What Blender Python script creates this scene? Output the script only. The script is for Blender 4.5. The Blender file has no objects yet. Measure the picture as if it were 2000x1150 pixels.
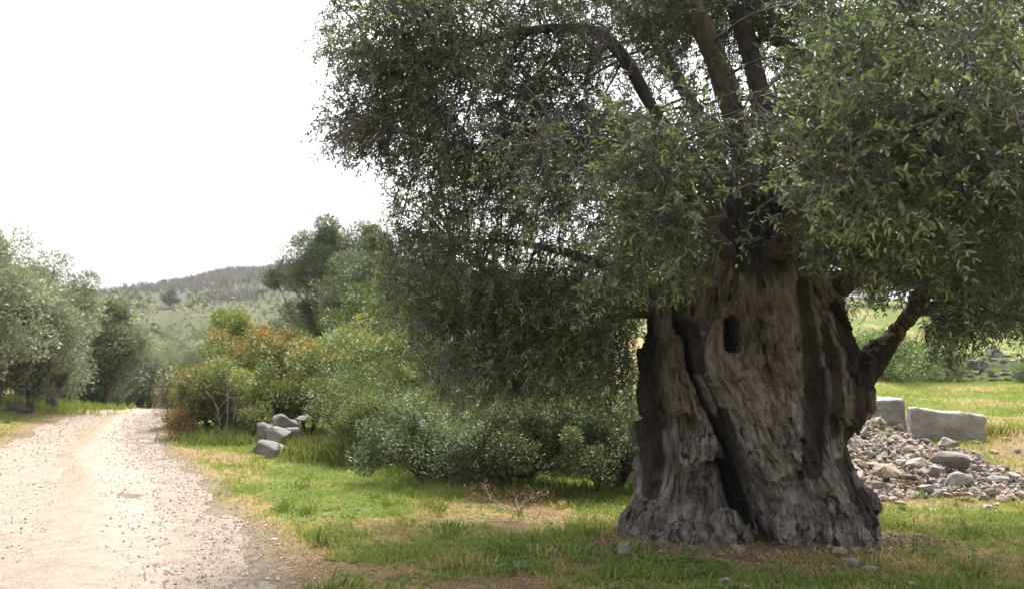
import bpy, bmesh, math
import numpy as np
from mathutils import Vector, Euler

# ------------------------------------------------------------------ scene, camera, light
S = bpy.context.scene
COL = S.collection
F_PX, HOR = 1900.0, 700.0                       # focal length and horizon in photo pixels (2000 x 1150)
PITCH = math.atan((HOR - 575.0) / F_PX)
EYE = np.array([0.0, 0.0, 1.6])

cam = bpy.data.cameras.new("camera")
cam.sensor_width = 36.0
cam.lens = F_PX / 2000.0 * 36.0
cam.clip_start, cam.clip_end = 0.1, 5000.0
cam.dof.use_dof = True
cam.dof.focus_distance = 8.3
cam.dof.aperture_fstop = 2.4
co = bpy.data.objects.new("camera", cam)
COL.objects.link(co)
co.location = EYE
co.rotation_euler = (math.pi / 2 + PITCH, 0, 0)
S.camera = co

SUN_EL, SUN_AZ = math.radians(61), math.radians(12)      # azimuth measured from +Y towards +X
world = bpy.data.worlds.new("World")
S.world = world
world.use_nodes = True
wn, wl = world.node_tree.nodes, world.node_tree.links
bg = wn["Background"]
sky = wn.new("ShaderNodeTexSky")
sky.sky_type = 'NISHITA'
sky.sun_disc = False
sky.sun_elevation = SUN_EL
sky.sun_rotation = SUN_AZ
sky.air_density = 1.0
sky.dust_density = 6.0
sky.ozone_density = 0.6
hs = wn.new("ShaderNodeHueSaturation")
hs.inputs["Saturation"].default_value = 0.22               # thin white overcast veil
hs.inputs["Value"].default_value = 2.1
wl.new(sky.outputs[0], hs.inputs["Color"])
wl.new(hs.outputs[0], bg.inputs["Color"])
bg.inputs["Strength"].default_value = 0.15

sd = bpy.data.lights.new("sun", 'SUN')
sd.energy = 2.4
sd.angle = math.radians(3.0)
sd.color = (1.0, 0.95, 0.87)
so = bpy.data.objects.new("sun", sd)
COL.objects.link(so)
sdir = Vector((math.cos(SUN_EL) * math.sin(SUN_AZ), math.cos(SUN_EL) * math.cos(SUN_AZ), math.sin(SUN_EL)))
so.rotation_euler = sdir.to_track_quat('Z', 'Y').to_euler()
so.location = sdir * 100

S.view_settings.view_transform = 'Standard'
S.view_settings.look = 'None'
S.view_settings.gamma = 1.0
S.view_settings.exposure = 0.62

# ------------------------------------------------------------------ numeric helpers
RNG = np.random.default_rng(7)


def P(px, py, Y):
    """photo pixel at depth Y -> a world point"""
    dx, dy = (px - 1000.0) / F_PX, (575.0 - py) / F_PX
    cy, cz = math.cos(PITCH) - dy * math.sin(PITCH), math.sin(PITCH) + dy * math.cos(PITCH)
    k = Y / cy
    return np.array([dx * k, Y, EYE[2] + cz * k])


def proj(p):
    p = np.asarray(p) - EYE
    y = p[..., 1] * math.cos(PITCH) + p[..., 2] * math.sin(PITCH)
    z = -p[..., 1] * math.sin(PITCH) + p[..., 2] * math.cos(PITCH)
    y = np.maximum(y, 1e-3)
    return 1000 + F_PX * p[..., 0] / y, 575 - F_PX * z / y


def sst(a, b, x):
    t = np.clip((x - a) / (b - a), 0, 1)
    return t * t * (3 - 2 * t)


def _hash(i, j, k):
    h = (i.astype(np.uint32) * np.uint32(374761393) + j.astype(np.uint32) * np.uint32(668265263)
         + k.astype(np.uint32) * np.uint32(2147483647 - 1013))
    h = (h ^ (h >> np.uint32(13))) * np.uint32(1274126177)
    h = h ^ (h >> np.uint32(16))
    return h.astype(np.float64) / 4294967295.0


def vnoise(x, y, z):
    x, y, z = np.broadcast_arrays(np.asarray(x, float), y, z)
    xi, yi, zi = np.floor(x), np.floor(y), np.floor(z)
    fx, fy, fz = x - xi, y - yi, z - zi
    fx, fy, fz = fx * fx * (3 - 2 * fx), fy * fy * (3 - 2 * fy), fz * fz * (3 - 2 * fz)
    xi, yi, zi = xi.astype(np.int64), yi.astype(np.int64), zi.astype(np.int64)
    r = 0
    for a in (0, 1):
        for b in (0, 1):
            for c in (0, 1):
                w = (fx if a else 1 - fx) * (fy if b else 1 - fy) * (fz if c else 1 - fz)
                r = r + w * _hash(xi + a, yi + b, zi + c)
    return r * 2 - 1


def fbm(x, y, z, o=4):
    r, a, f = 0, 0.5, 1.0
    for i in range(o):
        r = r + a * vnoise(x * f + 17.3 * i, y * f + 5.1 * i, z * f + 9.7 * i)
        a *= 0.5
        f *= 2.03
    return r


def in_poly(px, py, poly):
    px, py = np.asarray(px), np.asarray(py)
    r = np.zeros(px.shape, bool)
    n = len(poly)
    for i in range(n):
        (x1, y1), (x2, y2) = poly[i], poly[(i + 1) % n]
        if y1 == y2:
            continue
        r ^= ((y1 > py) != (y2 > py)) & (px < (x2 - x1) * (py - y1) / (y2 - y1) + x1)
    return r


def norm(v):
    return v / np.maximum(np.linalg.norm(v, axis=-1, keepdims=True), 1e-9)


def rand_dir(n):
    return norm(RNG.normal(size=(n, 3)))


class Geo:
    """collects numpy vertices, faces and colours, then links them as one mesh object"""

    def __init__(self):
        self.v, self.q, self.t, self.c, self.n = [], [], [], [], 0

    def add(self, v, quads=None, tris=None, col=None):
        v = np.asarray(v, float).reshape(-1, 3)
        if quads is not None and len(quads):
            self.q.append(np.asarray(quads, int) + self.n)
        if tris is not None and len(tris):
            self.t.append(np.asarray(tris, int) + self.n)
        if col is None:
            col = np.ones((len(v), 3))
        self.c.append(np.broadcast_to(np.asarray(col, float), (len(v), 3)))
        self.v.append(v)
        self.n += len(v)
        return self

    def mesh(self, name, mat, smooth=True, attrs=None):
        v = np.concatenate(self.v)
        q = np.concatenate(self.q) if self.q else np.zeros((0, 4), int)
        t = np.concatenate(self.t) if self.t else np.zeros((0, 3), int)
        me = bpy.data.meshes.new(name)
        me.vertices.add(len(v))
        me.vertices.foreach_set("co", v.astype(np.float32).ravel())
        loops = np.concatenate([q.ravel(), t.ravel()]).astype(np.int32)
        me.loops.add(len(loops))
        me.loops.foreach_set("vertex_index", loops)
        nq, nt = len(q), len(t)
        me.polygons.add(nq + nt)
        st = np.concatenate([np.arange(nq) * 4, nq * 4 + np.arange(nt) * 3]).astype(np.int32)
        me.polygons.foreach_set("loop_start", st)
        me.polygons.foreach_set("use_smooth", np.full(nq + nt, smooth))
        a = me.attributes.new("Col", 'FLOAT_COLOR', 'POINT')
        c = np.concatenate(self.c)
        a.data.foreach_set("color", np.concatenate([c, np.ones((len(c), 1))], 1).astype(np.float32).ravel())
        for k, val in (attrs or {}).items():
            if val.ndim == 2:
                b = me.attributes.new(k, 'FLOAT_VECTOR', 'POINT')
                b.data.foreach_set("vector", val.astype(np.float32).ravel())
            else:
                b = me.attributes.new(k, 'FLOAT', 'POINT')
                b.data.foreach_set("value", val.astype(np.float32))
        me.update(calc_edges=True)
        me.validate()
        me.materials.append(mat)
        return me

    def build(self, name, mat, parent=None, smooth=True, attrs=None):
        o = bpy.data.objects.new(name, self.mesh(name, mat, smooth, attrs))
        COL.objects.link(o)
        if parent is not None:
            o.parent = parent
        return o


def tag(o, label=None, cat=None, group=None, kind=None):
    for k, v in (("label", label), ("category", cat), ("group", group), ("kind", kind)):
        if v:
            o[k] = v
    return o


def empty(name, loc, label, cat, group=None, rz=0.0, sc=1.0):
    o = bpy.data.objects.new(name, None)
    COL.objects.link(o)
    o.location = loc
    o.rotation_euler = (0, 0, rz)
    o.scale = (sc, sc, sc) if np.isscalar(sc) else sc
    o.empty_display_size = 0.2
    return tag(o, label, cat, group)


def copy_tree(src, loc, rz, sc, label, group=None):
    c = src.copy()
    COL.objects.link(c)
    c.location, c.rotation_euler = loc, (0, 0, rz)
    c.scale = (sc, sc, sc) if np.isscalar(sc) else sc
    c["label"] = label
    if group:
        c["group"] = group
    for ch in [o for o in COL.objects if o.parent == src]:
        d = ch.copy()
        COL.objects.link(d)
        d.parent = c
        for g in [o for o in COL.objects if o.parent == ch]:
            e = g.copy()
            COL.objects.link(e)
            e.parent = d
    return c


def tube(geo, pts, rad, sides=8, col=(1, 1, 1), rough=0.0, cap=True):
    pts, rad = np.asarray(pts, float), np.asarray(rad, float)
    n = len(pts)
    tan = norm(np.gradient(pts, axis=0))
    ref = np.array([0.0, 0.0, 1.0]) if abs(tan[0][2]) < 0.9 else np.array([1.0, 0, 0])
    u = norm(np.cross(tan[0], ref))
    U = [u]
    for i in range(1, n):
        u = U[-1] - tan[i] * np.dot(U[-1], tan[i])
        U.append(u / max(np.linalg.norm(u), 1e-9))
    U = np.array(U)
    W = np.cross(tan, U)
    a = np.arange(sides) * 2 * math.pi / sides
    r = rad[:, None] * np.ones(sides)
    if rough:
        ph = pts[:, None, :] * 3
        r = r * (1 + rough * fbm(ph[..., 0] + np.cos(a) * 1.5, ph[..., 1] + np.sin(a) * 1.5, ph[..., 2], 3))
    v = pts[:, None, :] + r[..., None] * (np.cos(a)[None, :, None] * U[:, None, :] + np.sin(a)[None, :, None] * W[:, None, :])
    i, j = np.meshgrid(np.arange(n - 1), np.arange(sides), indexing='ij')
    i, j = i.ravel(), j.ravel()
    k = (j + 1) % sides
    q = np.stack([i * sides + j, i * sides + k, (i + 1) * sides + k, (i + 1) * sides + j], 1)
    v = v.reshape(-1, 3)
    tr = None
    if cap:
        e = (n - 1) * sides
        tr = [(e, e + m, e + m + 1) for m in range(1, sides - 1)] + [(0, m + 1, m) for m in range(1, sides - 1)]
    geo.add(v, q, tr, col)


def smooth_path(pts, n):
    """Catmull-Rom through rows of any width"""
    p = np.asarray(pts, float)
    p = np.vstack([2 * p[0] - p[1], p, 2 * p[-1] - p[-2]])
    out = []
    m = len(p) - 3
    for s in np.linspace(0, m - 1e-6, n):
        i = int(s)
        t = s - i
        a, b, c, d = p[i], p[i + 1], p[i + 2], p[i + 3]
        out.append(0.5 * (2 * b + (c - a) * t + (2 * a - 5 * b + 4 * c - d) * t * t + (3 * b - 3 * c + d - a) * t ** 3))
    return np.array(out)


def leaves(geo, b, d, nrm, L, W, col, fold=0.18, droop=0.12):
    """N leaves of six vertices: two quads folded on the midrib"""
    n = len(b)
    d = norm(d)
    s = norm(np.cross(d, nrm))
    u = np.cross(s, d)
    L, W = np.broadcast_to(L, n)[:, None], np.broadcast_to(W, n)[:, None]
    l1 = b + d * L * .34 - s * W * .45 + u * W * fold
    l2 = b + d * L * .70 - s * W * .38 + u * (W * fold - L * droop * .4)
    r1 = b + d * L * .34 + s * W * .45 + u * W * fold
    r2 = b + d * L * .70 + s * W * .38 + u * (W * fold - L * droop * .4)
    tip = b + d * L - u * L * droop
    v = np.stack([b, l1, l2, tip, r2, r1], 1).reshape(-1, 3)
    o = np.arange(n)[:, None] * 6
    q = np.concatenate([o + np.array([0, 3, 2, 1]), o + np.array([0, 5, 4, 3])])
    geo.add(v, q, None, np.repeat(np.broadcast_to(col, (n, 3)), 6, 0))


def kites(geo, b, d, nrm, L, W, col):
    """N cheap leaves of four vertices, for far plants"""
    n = len(b)
    d = norm(d)
    s = norm(np.cross(d, nrm))
    u = np.cross(s, d)
    L, W = np.broadcast_to(L, n)[:, None], np.broadcast_to(W, n)[:, None]
    v = np.stack([b, b + d * L * .5 - s * W * .5 + u * W * .15, b + d * L, b + d * L * .5 + s * W * .5 + u * W * .15], 1).reshape(-1, 3)
    o = np.arange(n)[:, None] * 4
    geo.add(v, o + np.array([0, 3, 2, 1]), None, np.repeat(np.broadcast_to(col, (n, 3)), 4, 0))


def stems(geo, b, d, L, r, droop, col, seg=3):
    """M thin three-sided curved stems"""
    m = len(b)
    t = np.linspace(0, 1, seg + 1)
    L = np.broadcast_to(L, m)
    droop = np.broadcast_to(droop, m)
    c = b[:, None] + d[:, None] * (L[:, None] * t)[..., None]
    c[..., 2] -= droop[:, None] * L[:, None] * t ** 2
    ref = norm(np.cross(d, np.array([0.3, 0.2, 1.0])))
    w = np.cross(d, ref)
    ang = np.arange(3) * 2 * math.pi / 3
    rr = np.broadcast_to(r, m)[:, None] * (1 - .7 * t)
    v = c[:, :, None] + rr[..., None, None] * (np.cos(ang)[:, None] * ref[:, None, None, :] + np.sin(ang)[:, None] * w[:, None, None, :])
    k = (seg + 1) * 3
    base = np.arange(m)[:, None, None, None] * k
    i = np.arange(seg)[None, :, None, None] * 3
    j = np.arange(3)[None, None, :, None]
    jn = (np.arange(3) + 1)[None, None, :, None] % 3
    q = np.concatenate([base + i + j, base + i + jn, base + i + 3 + jn, base + i + 3 + j], -1).reshape(-1, 4)
    geo.add(v.reshape(-1, 3), q, None, col)
    return c


# ------------------------------------------------------------------ materials
def new_mat(name):
    m = bpy.data.materials.new(name)
    m.use_nodes = True
    nt = m.node_tree
    b = nt.nodes["Principled BSDF"]
    return m, nt, b


class NT:
    def __init__(self, nt):
        self.nt = nt

    def node(self, t, **kw):
        n = self.nt.nodes.new(t)
        for k, v in kw.items():
            setattr(n, k, v)
        return n

    def link(self, a, b):
        self.nt.links.new(a, b)

    def attr(self, name):
        return self.node("ShaderNodeAttribute", attribute_name=name)

    def noise(self, vec, scale, detail=4, rough=.55, dist=0.0):
        n = self.node("ShaderNodeTexNoise")
        n.inputs["Scale"].default_value = scale
        n.inputs["Detail"].default_value = detail
        n.inputs["Roughness"].default_value = rough
        n.inputs["Distortion"].default_value = dist
        if vec is not None:
            self.link(vec, n.inputs["Vector"])
        return n.outputs[0]

    def ramp(self, fac, stops, interp='LINEAR'):
        r = self.node("ShaderNodeValToRGB")
        e = r.color_ramp.elements
        r.color_ramp.interpolation = interp
        while len(e) < len(stops):
            e.new(0.5)
        for k, (p, c) in enumerate(stops):
            e[k].position = p
            e[k].color = (*c, 1) if len(c) == 3 else c
        self.link(fac, r.inputs[0])
        return r.outputs[0]

    def mix(self, fac, a, b, blend='MIX'):
        m = self.node("ShaderNodeMix", data_type='RGBA', blend_type=blend)
        for s, v in ((0, fac), (6, a), (7, b)):
            if hasattr(v, 'links'):
                self.link(v, m.inputs[s])
            elif s == 0:
                m.inputs[0].default_value = v
            else:
                m.inputs[s].default_value = (*v, 1)
        return m.outputs[2]

    def math(self, op, a, b=0.0):
        m = self.node("ShaderNodeMath", operation=op)
        for s, v in ((0, a), (1, b)):
            if hasattr(v, 'links'):
                self.link(v, m.inputs[s])
            else:
                m.inputs[s].default_value = v
        return m.outputs[0]

    def bump(self, h, strength, dist, nrm=None):
        b = self.node("ShaderNodeBump")
        b.inputs["Strength"].default_value = strength
        b.inputs["Distance"].default_value = dist
        self.link(h, b.inputs["Height"])
        if nrm is not None:
            self.link(nrm, b.inputs["Normal"])
        return b.outputs[0]

    def pos(self):
        return self.node("ShaderNodeNewGeometry").outputs["Position"]

    def obj(self):
        return self.node("ShaderNodeTexCoord").outputs["Object"]


def leaf_material(name, under, trans=0.3, rough=.5, tgain=(1.5, 1.7, .7)):
    """upper side from the leaf's own colour, paler underside, some light passing through"""
    m, nt, b = new_mat(name)
    n = NT(nt)
    a = n.attr("Col").outputs["Color"]
    g = n.node("ShaderNodeNewGeometry").outputs["Backfacing"]
    und = n.mix(1.0, a, under, 'MULTIPLY')
    c = n.mix(g, a, und)
    n.link(c, b.inputs["Base Color"])
    b.inputs["Roughness"].default_value = rough
    b.inputs["Specular IOR Level"].default_value = 0.4
    t = n.node("ShaderNodeBsdfTranslucent")
    n.link(n.mix(1.0, a, tgain, 'MULTIPLY'), t.inputs["Color"])
    mx = n.node("ShaderNodeMixShader")
    mx.inputs[0].default_value = trans
    n.link(b.outputs[0], mx.inputs[1])
    n.link(t.outputs[0], mx.inputs[2])
    n.link(mx.outputs[0], nt.nodes["Material Output"].inputs["Surface"])
    return m


M_OLIVE = leaf_material("olive_leaf", (1.9, 1.85, 2.0), .27, .46, (1.45, 1.6, .85))
M_SHRUB = leaf_material("shrub_leaf", (1.3, 1.25, 1.2), .18, .5)
M_FAR = leaf_material("far_leaf", (1.5, 1.45, 1.5), .25, .6)
M_GRASS = leaf_material("grass_blade", (1.0, 1.0, 1.0), .35, .6, (1.3, 1.4, .8))
M_DRYLEAF = leaf_material("dry_leaf", (1.2, 1.2, 1.2), .1, .8, (1.2, 1.0, .8))


def mat_twig():
    m, nt, b = new_mat("twig_bark")
    n = NT(nt)
    a = n.attr("Col").outputs["Color"]
    f = n.noise(n.pos(), 14, 3)
    n.link(n.mix(f, a, n.mix(1.0, a, (.45, .42, .4), 'MULTIPLY')), b.inputs["Base Color"])
    b.inputs["Roughness"].default_value = .85
    return m


M_TWIG = mat_twig()


def mat_bark():
    """old olive bark; 'grain' runs along the wood, 'stain_shade' is char and shade painted into hollows, 'wood' is bare heartwood and callus"""
    m, nt, b = new_mat("olive_bark")
    n = NT(nt)
    g = n.attr("grain").outputs["Vector"]
    p = n.pos()
    big = n.noise(p, 2.6, 5, .62)
    fine = n.noise(g, 42, 6, .68, .5)
    strip = n.noise(g, 14, 5, .62, .9)
    flake = n.noise(p, 55, 4, .7)
    c = n.ramp(strip, [(.34, (.03, .025, .022)), (.42, (.17, .147, .13)), (.52, (.37, .33, .30)), (.67, (.59, .54, .50))])
    c2 = n.ramp(fine, [(.33, (.04, .033, .029)), (.49, (.26, .22, .192)), (.67, (.54, .48, .435))])
    c = n.mix(.5, c, c2)
    c = n.mix(n.ramp(big, [(.40, (0, 0, 0)), (.58, (1, 1, 1))]), n.mix(1.0, c, (.55, .50, .46), 'MULTIPLY'), c)
    c = n.mix(n.ramp(flake, [(.55, (0, 0, 0)), (.75, (.35, .35, .35))]), c, (.33, .29, .25))
    wood = n.attr("wood").outputs["Fac"]
    wc = n.ramp(n.noise(g, 20, 4, .6), [(.3, (.09, .058, .038)), (.55, (.27, .195, .13)), (.75, (.40, .31, .22))])
    c = n.mix(wood, c, wc)
    st = n.attr("stain_shade").outputs["Fac"]
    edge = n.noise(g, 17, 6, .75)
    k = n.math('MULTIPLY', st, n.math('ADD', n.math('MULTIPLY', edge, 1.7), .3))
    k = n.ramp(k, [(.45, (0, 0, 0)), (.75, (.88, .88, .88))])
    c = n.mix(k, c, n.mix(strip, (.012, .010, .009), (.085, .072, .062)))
    ck = n.attr("crack").outputs["Fac"]
    c = n.mix(n.ramp(ck, [(.25, (0, 0, 0)), (.85, (.8, .8, .8))]), c, (.022, .018, .015))
    n.link(c, b.inputs["Base Color"])
    b.inputs["Roughness"].default_value = .9
    b.inputs["Specular IOR Level"].default_value = .2
    h = n.math('ADD', n.math('MULTIPLY', strip, 1.2), n.math('MULTIPLY', fine, .7))
    h = n.math('ADD', h, n.math('MULTIPLY', n.noise(g, 95, 4, .7), .45))
    b1 = n.bump(h, 1.0, .045)
    b2 = n.bump(flake, .5, .008, b1)
    n.link(b2, b.inputs["Normal"])
    return m


M_BARK = mat_bark()


def mat_limb(name, dark, light, scale=20):
    m, nt, b = new_mat(name)
    n = NT(nt)
    mp = n.node("ShaderNodeMapping")
    mp.inputs["Scale"].default_value = (1, 1, .35)
    n.link(n.pos(), mp.inputs[0])
    f = n.noise(mp.outputs[0], scale, 5, .65, .5)
    n.link(n.ramp(f, [(.32, dark), (.68, light)]), b.inputs["Base Color"])
    b.inputs["Roughness"].default_value = .9
    n.link(n.bump(f, .8, .02), b.inputs["Normal"])
    return m


M_LIMB = mat_limb("limb_bark", (.03, .022, .018), (.135, .10, .08))
M_FARBARK = mat_limb("far_bark", (.03, .024, .02), (.13, .10, .08), 6)


def mat_stone():
    m, nt, b = new_mat("limestone")
    n = NT(nt)
    oi = n.node("ShaderNodeObjectInfo")
    p = n.obj()
    off = n.node("ShaderNodeVectorMath", operation='ADD')
    cmb = n.node("ShaderNodeCombineXYZ")
    n.link(n.math('MULTIPLY', oi.outputs["Random"], 37.0), cmb.inputs[0])
    n.link(p, off.inputs[0])
    n.link(cmb.outputs[0], off.inputs[1])
    v = off.outputs[0]
    a = n.noise(v, 3.5, 6, .65)
    f = n.noise(v, 18, 5, .7)
    lich = n.noise(v, 7, 4, .6, .4)
    c = n.mix(1.0, oi.outputs["Color"], n.ramp(a, [(.3, (.62, .60, .58)), (.7, (1.2, 1.18, 1.15))]), 'MULTIPLY')
    c = n.mix(n.ramp(lich, [(.57, (0, 0, 0)), (.68, (.55, .55, .55))]), c, (.13, .12, .11))
    c = n.mix(n.ramp(f, [(.58, (0, 0, 0)), (.72, (.5, .5, .5))]), c, (.52, .48, .43))
    n.link(c, b.inputs["Base Color"])
    b.inputs["Roughness"].default_value = .88
    n.link(n.bump(n.math('ADD', f, n.math('MULTIPLY', a, 1.5)), .7, .03), b.inputs["Normal"])
    return m


M_STONE = mat_stone()


def mat_ground():
    m, nt, b = new_mat("ground_soil")
    n = NT(nt)
    p = n.pos()
    a = n.attr("Col").outputs["Color"]
    f = n.noise(p, 9, 6, .7)
    s = n.noise(p, 60, 4, .75)
    c = n.mix(1.0, a, n.ramp(f, [(.3, (.65, .62, .58)), (.7, (1.25, 1.25, 1.2))]), 'MULTIPLY')
    c = n.mix(n.ramp(s, [(.36, (.75, .75, .75)), (.55, (0, 0, 0))]), c, n.mix(1.0, a, (.4, .38, .35), 'MULTIPLY'))
    n.link(c, b.inputs["Base Color"])
    b.inputs["Roughness"].default_value = .95
    b.inputs["Specular IOR Level"].default_value = .1
    n.link(n.bump(n.math('ADD', s, n.math('MULTIPLY', f, 2.0)), .8, .03), b.inputs["Normal"])
    return m


M_GROUND = mat_ground()


def mat_gravel():
    m, nt, b = new_mat("gravel_stone")
    n = NT(nt)
    n.link(n.attr("Col").outputs["Color"], b.inputs["Base Color"])
    b.inputs["Roughness"].default_value = .9
    return m


M_GRAVEL = mat_gravel()

# ------------------------------------------------------------------ terrain
ROAD = smooth_path([(-.6, -3), (-1.2, 1), (-3.1, 6.75), (-5.3, 12.2), (-7.7, 17.5), (-9.4, 22), (-11.2, 27.6), (-12.6, 33), (-12.5, 42), (-10, 60)], 160)


def road_x(y):
    return np.interp(y, ROAD[:, 1], ROAD[:, 0])


def road_half(y):
    return np.interp(y, [0, 7, 12, 20, 28, 60], [1.55, 1.6, 1.55, 1.4, 1.25, 1.2])


TX, TY = 2.2, 8.75                                # the old olive's foot


def gz(x, y):
    x, y = np.asarray(x, float), np.asarray(y, float)
    z = .05 * fbm(x * .35, y * .35, 0 * x, 3) + .018 * fbm(x * 2.2, y * 2.2, 3 + 0 * x, 3) * sst(26, 15, y) * sst(14, 8, np.abs(x))
    r = np.hypot(x - TX, (y - TY))
    z = z + .02 * np.exp(-(r / 1.45) ** 4) * (1 + 1.3 * fbm(x * 3.5, y * 3.5, 6 + 0 * x, 3))
    z = z + .045 * np.exp(-((x - TX) / 1.25) ** 2 - ((y - TY + .95) / .5) ** 2) * (1 + .8 * fbm(x * 4, y * 4, 2 + 0 * x, 3))
    px = x / np.maximum(y, 1) * F_PX + 1000
    right = sst(1480, 1700, px)
    heap = right * sst(10.3, 14.8, y)
    z = z + heap * np.interp(px, [1500, 1660, 1740, 1800, 1950, 2100], [.4, .72, .62, .5, .5, .55])
    back = sst(900, 1300, px)
    z = z + right * .3 * sst(15.5, 33, y)
    wall = sst(34.2, 34.9, y) * sst(1500, 1600, px)
    z = z + 1.0 * wall
    z = z + back * 4.6 * sst(36, 85, y)
    left = 1 - sst(650, 1000, px)
    z = z - left * 2.2 * sst(30, 60, y)
    d = x - road_x(y)
    z = z + (.25 * sst(-1.6, -3.5, d) + .55 * sst(-3.5, -9, d)) * sst(6, 18, y)
    h = road_half(y)
    z = z - .05 * sst(h + .4, h - .2, np.abs(d))
    return z


def G(px, py):
    """where the line of sight through a photo pixel meets the ground"""
    Y = np.linspace(3, 90, 1500)
    dx, dy = (px - 1000.0) / F_PX, (575.0 - py) / F_PX
    cy, cz = math.cos(PITCH) - dy * math.sin(PITCH), math.sin(PITCH) + dy * math.cos(PITCH)
    k = Y / cy
    below = (EYE[2] + cz * k) < gz(dx * k, Y)
    i = int(np.argmax(below)) if below.any() else len(Y) - 1
    return np.array([dx * k[i], Y[i], float(gz(dx * k[i], Y[i]))])


SOIL, STRAW, GREEN, PALE = (np.array(c) for c in ((.24, .165, .105), (.36, .27, .13), (.14, .185, .045), (.28, .23, .17)))


HEAP_POLY = [(1640, 808), (1700, 806), (1712, 832), (1770, 842), (1800, 858), (1850, 876), (1900, 880), (1935, 905), (1995, 925), (2030, 970), (1960, 978), (1880, 968), (1820, 966), (1760, 972), (1700, 982), (1655, 960)]


def dryness(x, y):
    n = fbm(x * .7, y * .7, 5 + 0 * x, 4) + .6 * fbm(x * 2.3, y * 2.3, 8 + 0 * x, 3)
    px, py = proj(np.stack([x, y, gz(x, y)], -1))
    r = np.hypot(x - TX, y - TY + .5)
    d = .36 + n * 1.2
    d = d + .30 * np.exp(-(r / 1.15) ** 2)                       # trodden soil at the foot
    d = d + .13 * np.exp(-((py - 1040) / 60) ** 2) * sst(1500, 900, px)   # the old mown strip
    d = d + .30 * sst(1650, 1800, px) * np.exp(-((py - 1040) / 70) ** 2)
    d = d - .25 * np.exp(-((py - 930) / 45) ** 2) * sst(1350, 1200, px)
    d = d - .45 * sst(28, 36, y) * sst(1300, 1500, px)
    d = d - .10 * sst(14.5, 16, y) * sst(1500, 1700, px)
    dd = np.abs(x - road_x(y)) - road_half(y)
    d = d + .55 * sst(.7, 0, dd)
    return np.clip(d, 0, 1)


def build_ground():
    def axis(lo, hi, fine_lo, fine_hi, step, grow):
        a = list(np.arange(fine_lo, fine_hi, step))
        s = step
        while a[-1] < hi:
            s *= grow
            a.append(a[-1] + s)
        s = step
        while a[0] > lo:
            s *= grow
            a.insert(0, a[0] - s)
        return np.array(a)
    xs = axis(-160, 160, -10, 10, .09, 1.05)
    ys = axis(-40, 130, 5.5, 20, .09, 1.03)
    X, Y = np.meshgrid(xs, ys, indexing='ij')
    Z = gz(X, Y)
    nx, ny = X.shape
    i, j = np.meshgrid(np.arange(nx - 1), np.arange(ny - 1), indexing='ij')
    i, j = i.ravel(), j.ravel()
    q = np.stack([i * ny + j, (i + 1) * ny + j, (i + 1) * ny + j + 1, i * ny + j + 1], 1)
    x, y = X.ravel(), Y.ravel()
    d = dryness(x, y)[:, None]
    base = np.where(d < .5, GREEN + (STRAW - GREEN) * d * 2, STRAW + (SOIL * 1.25 - STRAW) * (d - .5) * 2)
    dd = (np.abs(x - road_x(y)) - road_half(y) + .25 * fbm(x * 1.5, y * 1.5, 0 * x, 3))[:, None]
    base = base + (PALE * .9 - base) * sst(.35, -.1, dd)
    px = x / np.maximum(y, 1) * F_PX + 1000
    heap = in_poly(*proj(np.stack([x, y, Z.ravel()], 1)), HEAP_POLY)[:, None] * (y > 9)[:, None]
    base = base + (np.array((.20, .16, .125)) - base) * heap * .8
    g = Geo().add(np.stack([x, y, Z.ravel()], 1), q, None, base)
    tag(g.build("ground", M_GROUND), kind="structure")


build_ground()


def mat_road():
    m, nt, b = new_mat("dirt_road")
    n = NT(nt)
    p = n.pos()
    a = n.attr("Col").outputs["Color"]
    f = n.noise(p, 4, 6, .7)
    s = n.noise(p, 45, 5, .8)
    v = n.node("ShaderNodeTexVoronoi")
    v.inputs["Scale"].default_value = 38
    n.link(p, v.inputs["Vector"])
    c = n.mix(1.0, a, n.ramp(f, [(.3, (.72, .69, .66)), (.7, (1.15, 1.14, 1.12))]), 'MULTIPLY')
    c = n.mix(n.ramp(s, [(.3, (.7, .7, .7)), (.52, (0, 0, 0))]), c, n.mix(1.0, a, (.5, .48, .46), 'MULTIPLY'))
    c = n.mix(n.math('MULTIPLY', n.math('GREATER_THAN', v.outputs["Color"], .62), .35), c, (.40, .36, .32))
    n.link(c, b.inputs["Base Color"])
    b.inputs["Roughness"].default_value = .95
    b.inputs["Specular IOR Level"].default_value = .1
    n.link(n.bump(n.math('SUBTRACT', s, v.outputs["Distance"]), .8, .025), b.inputs["Normal"])
    return m


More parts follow.
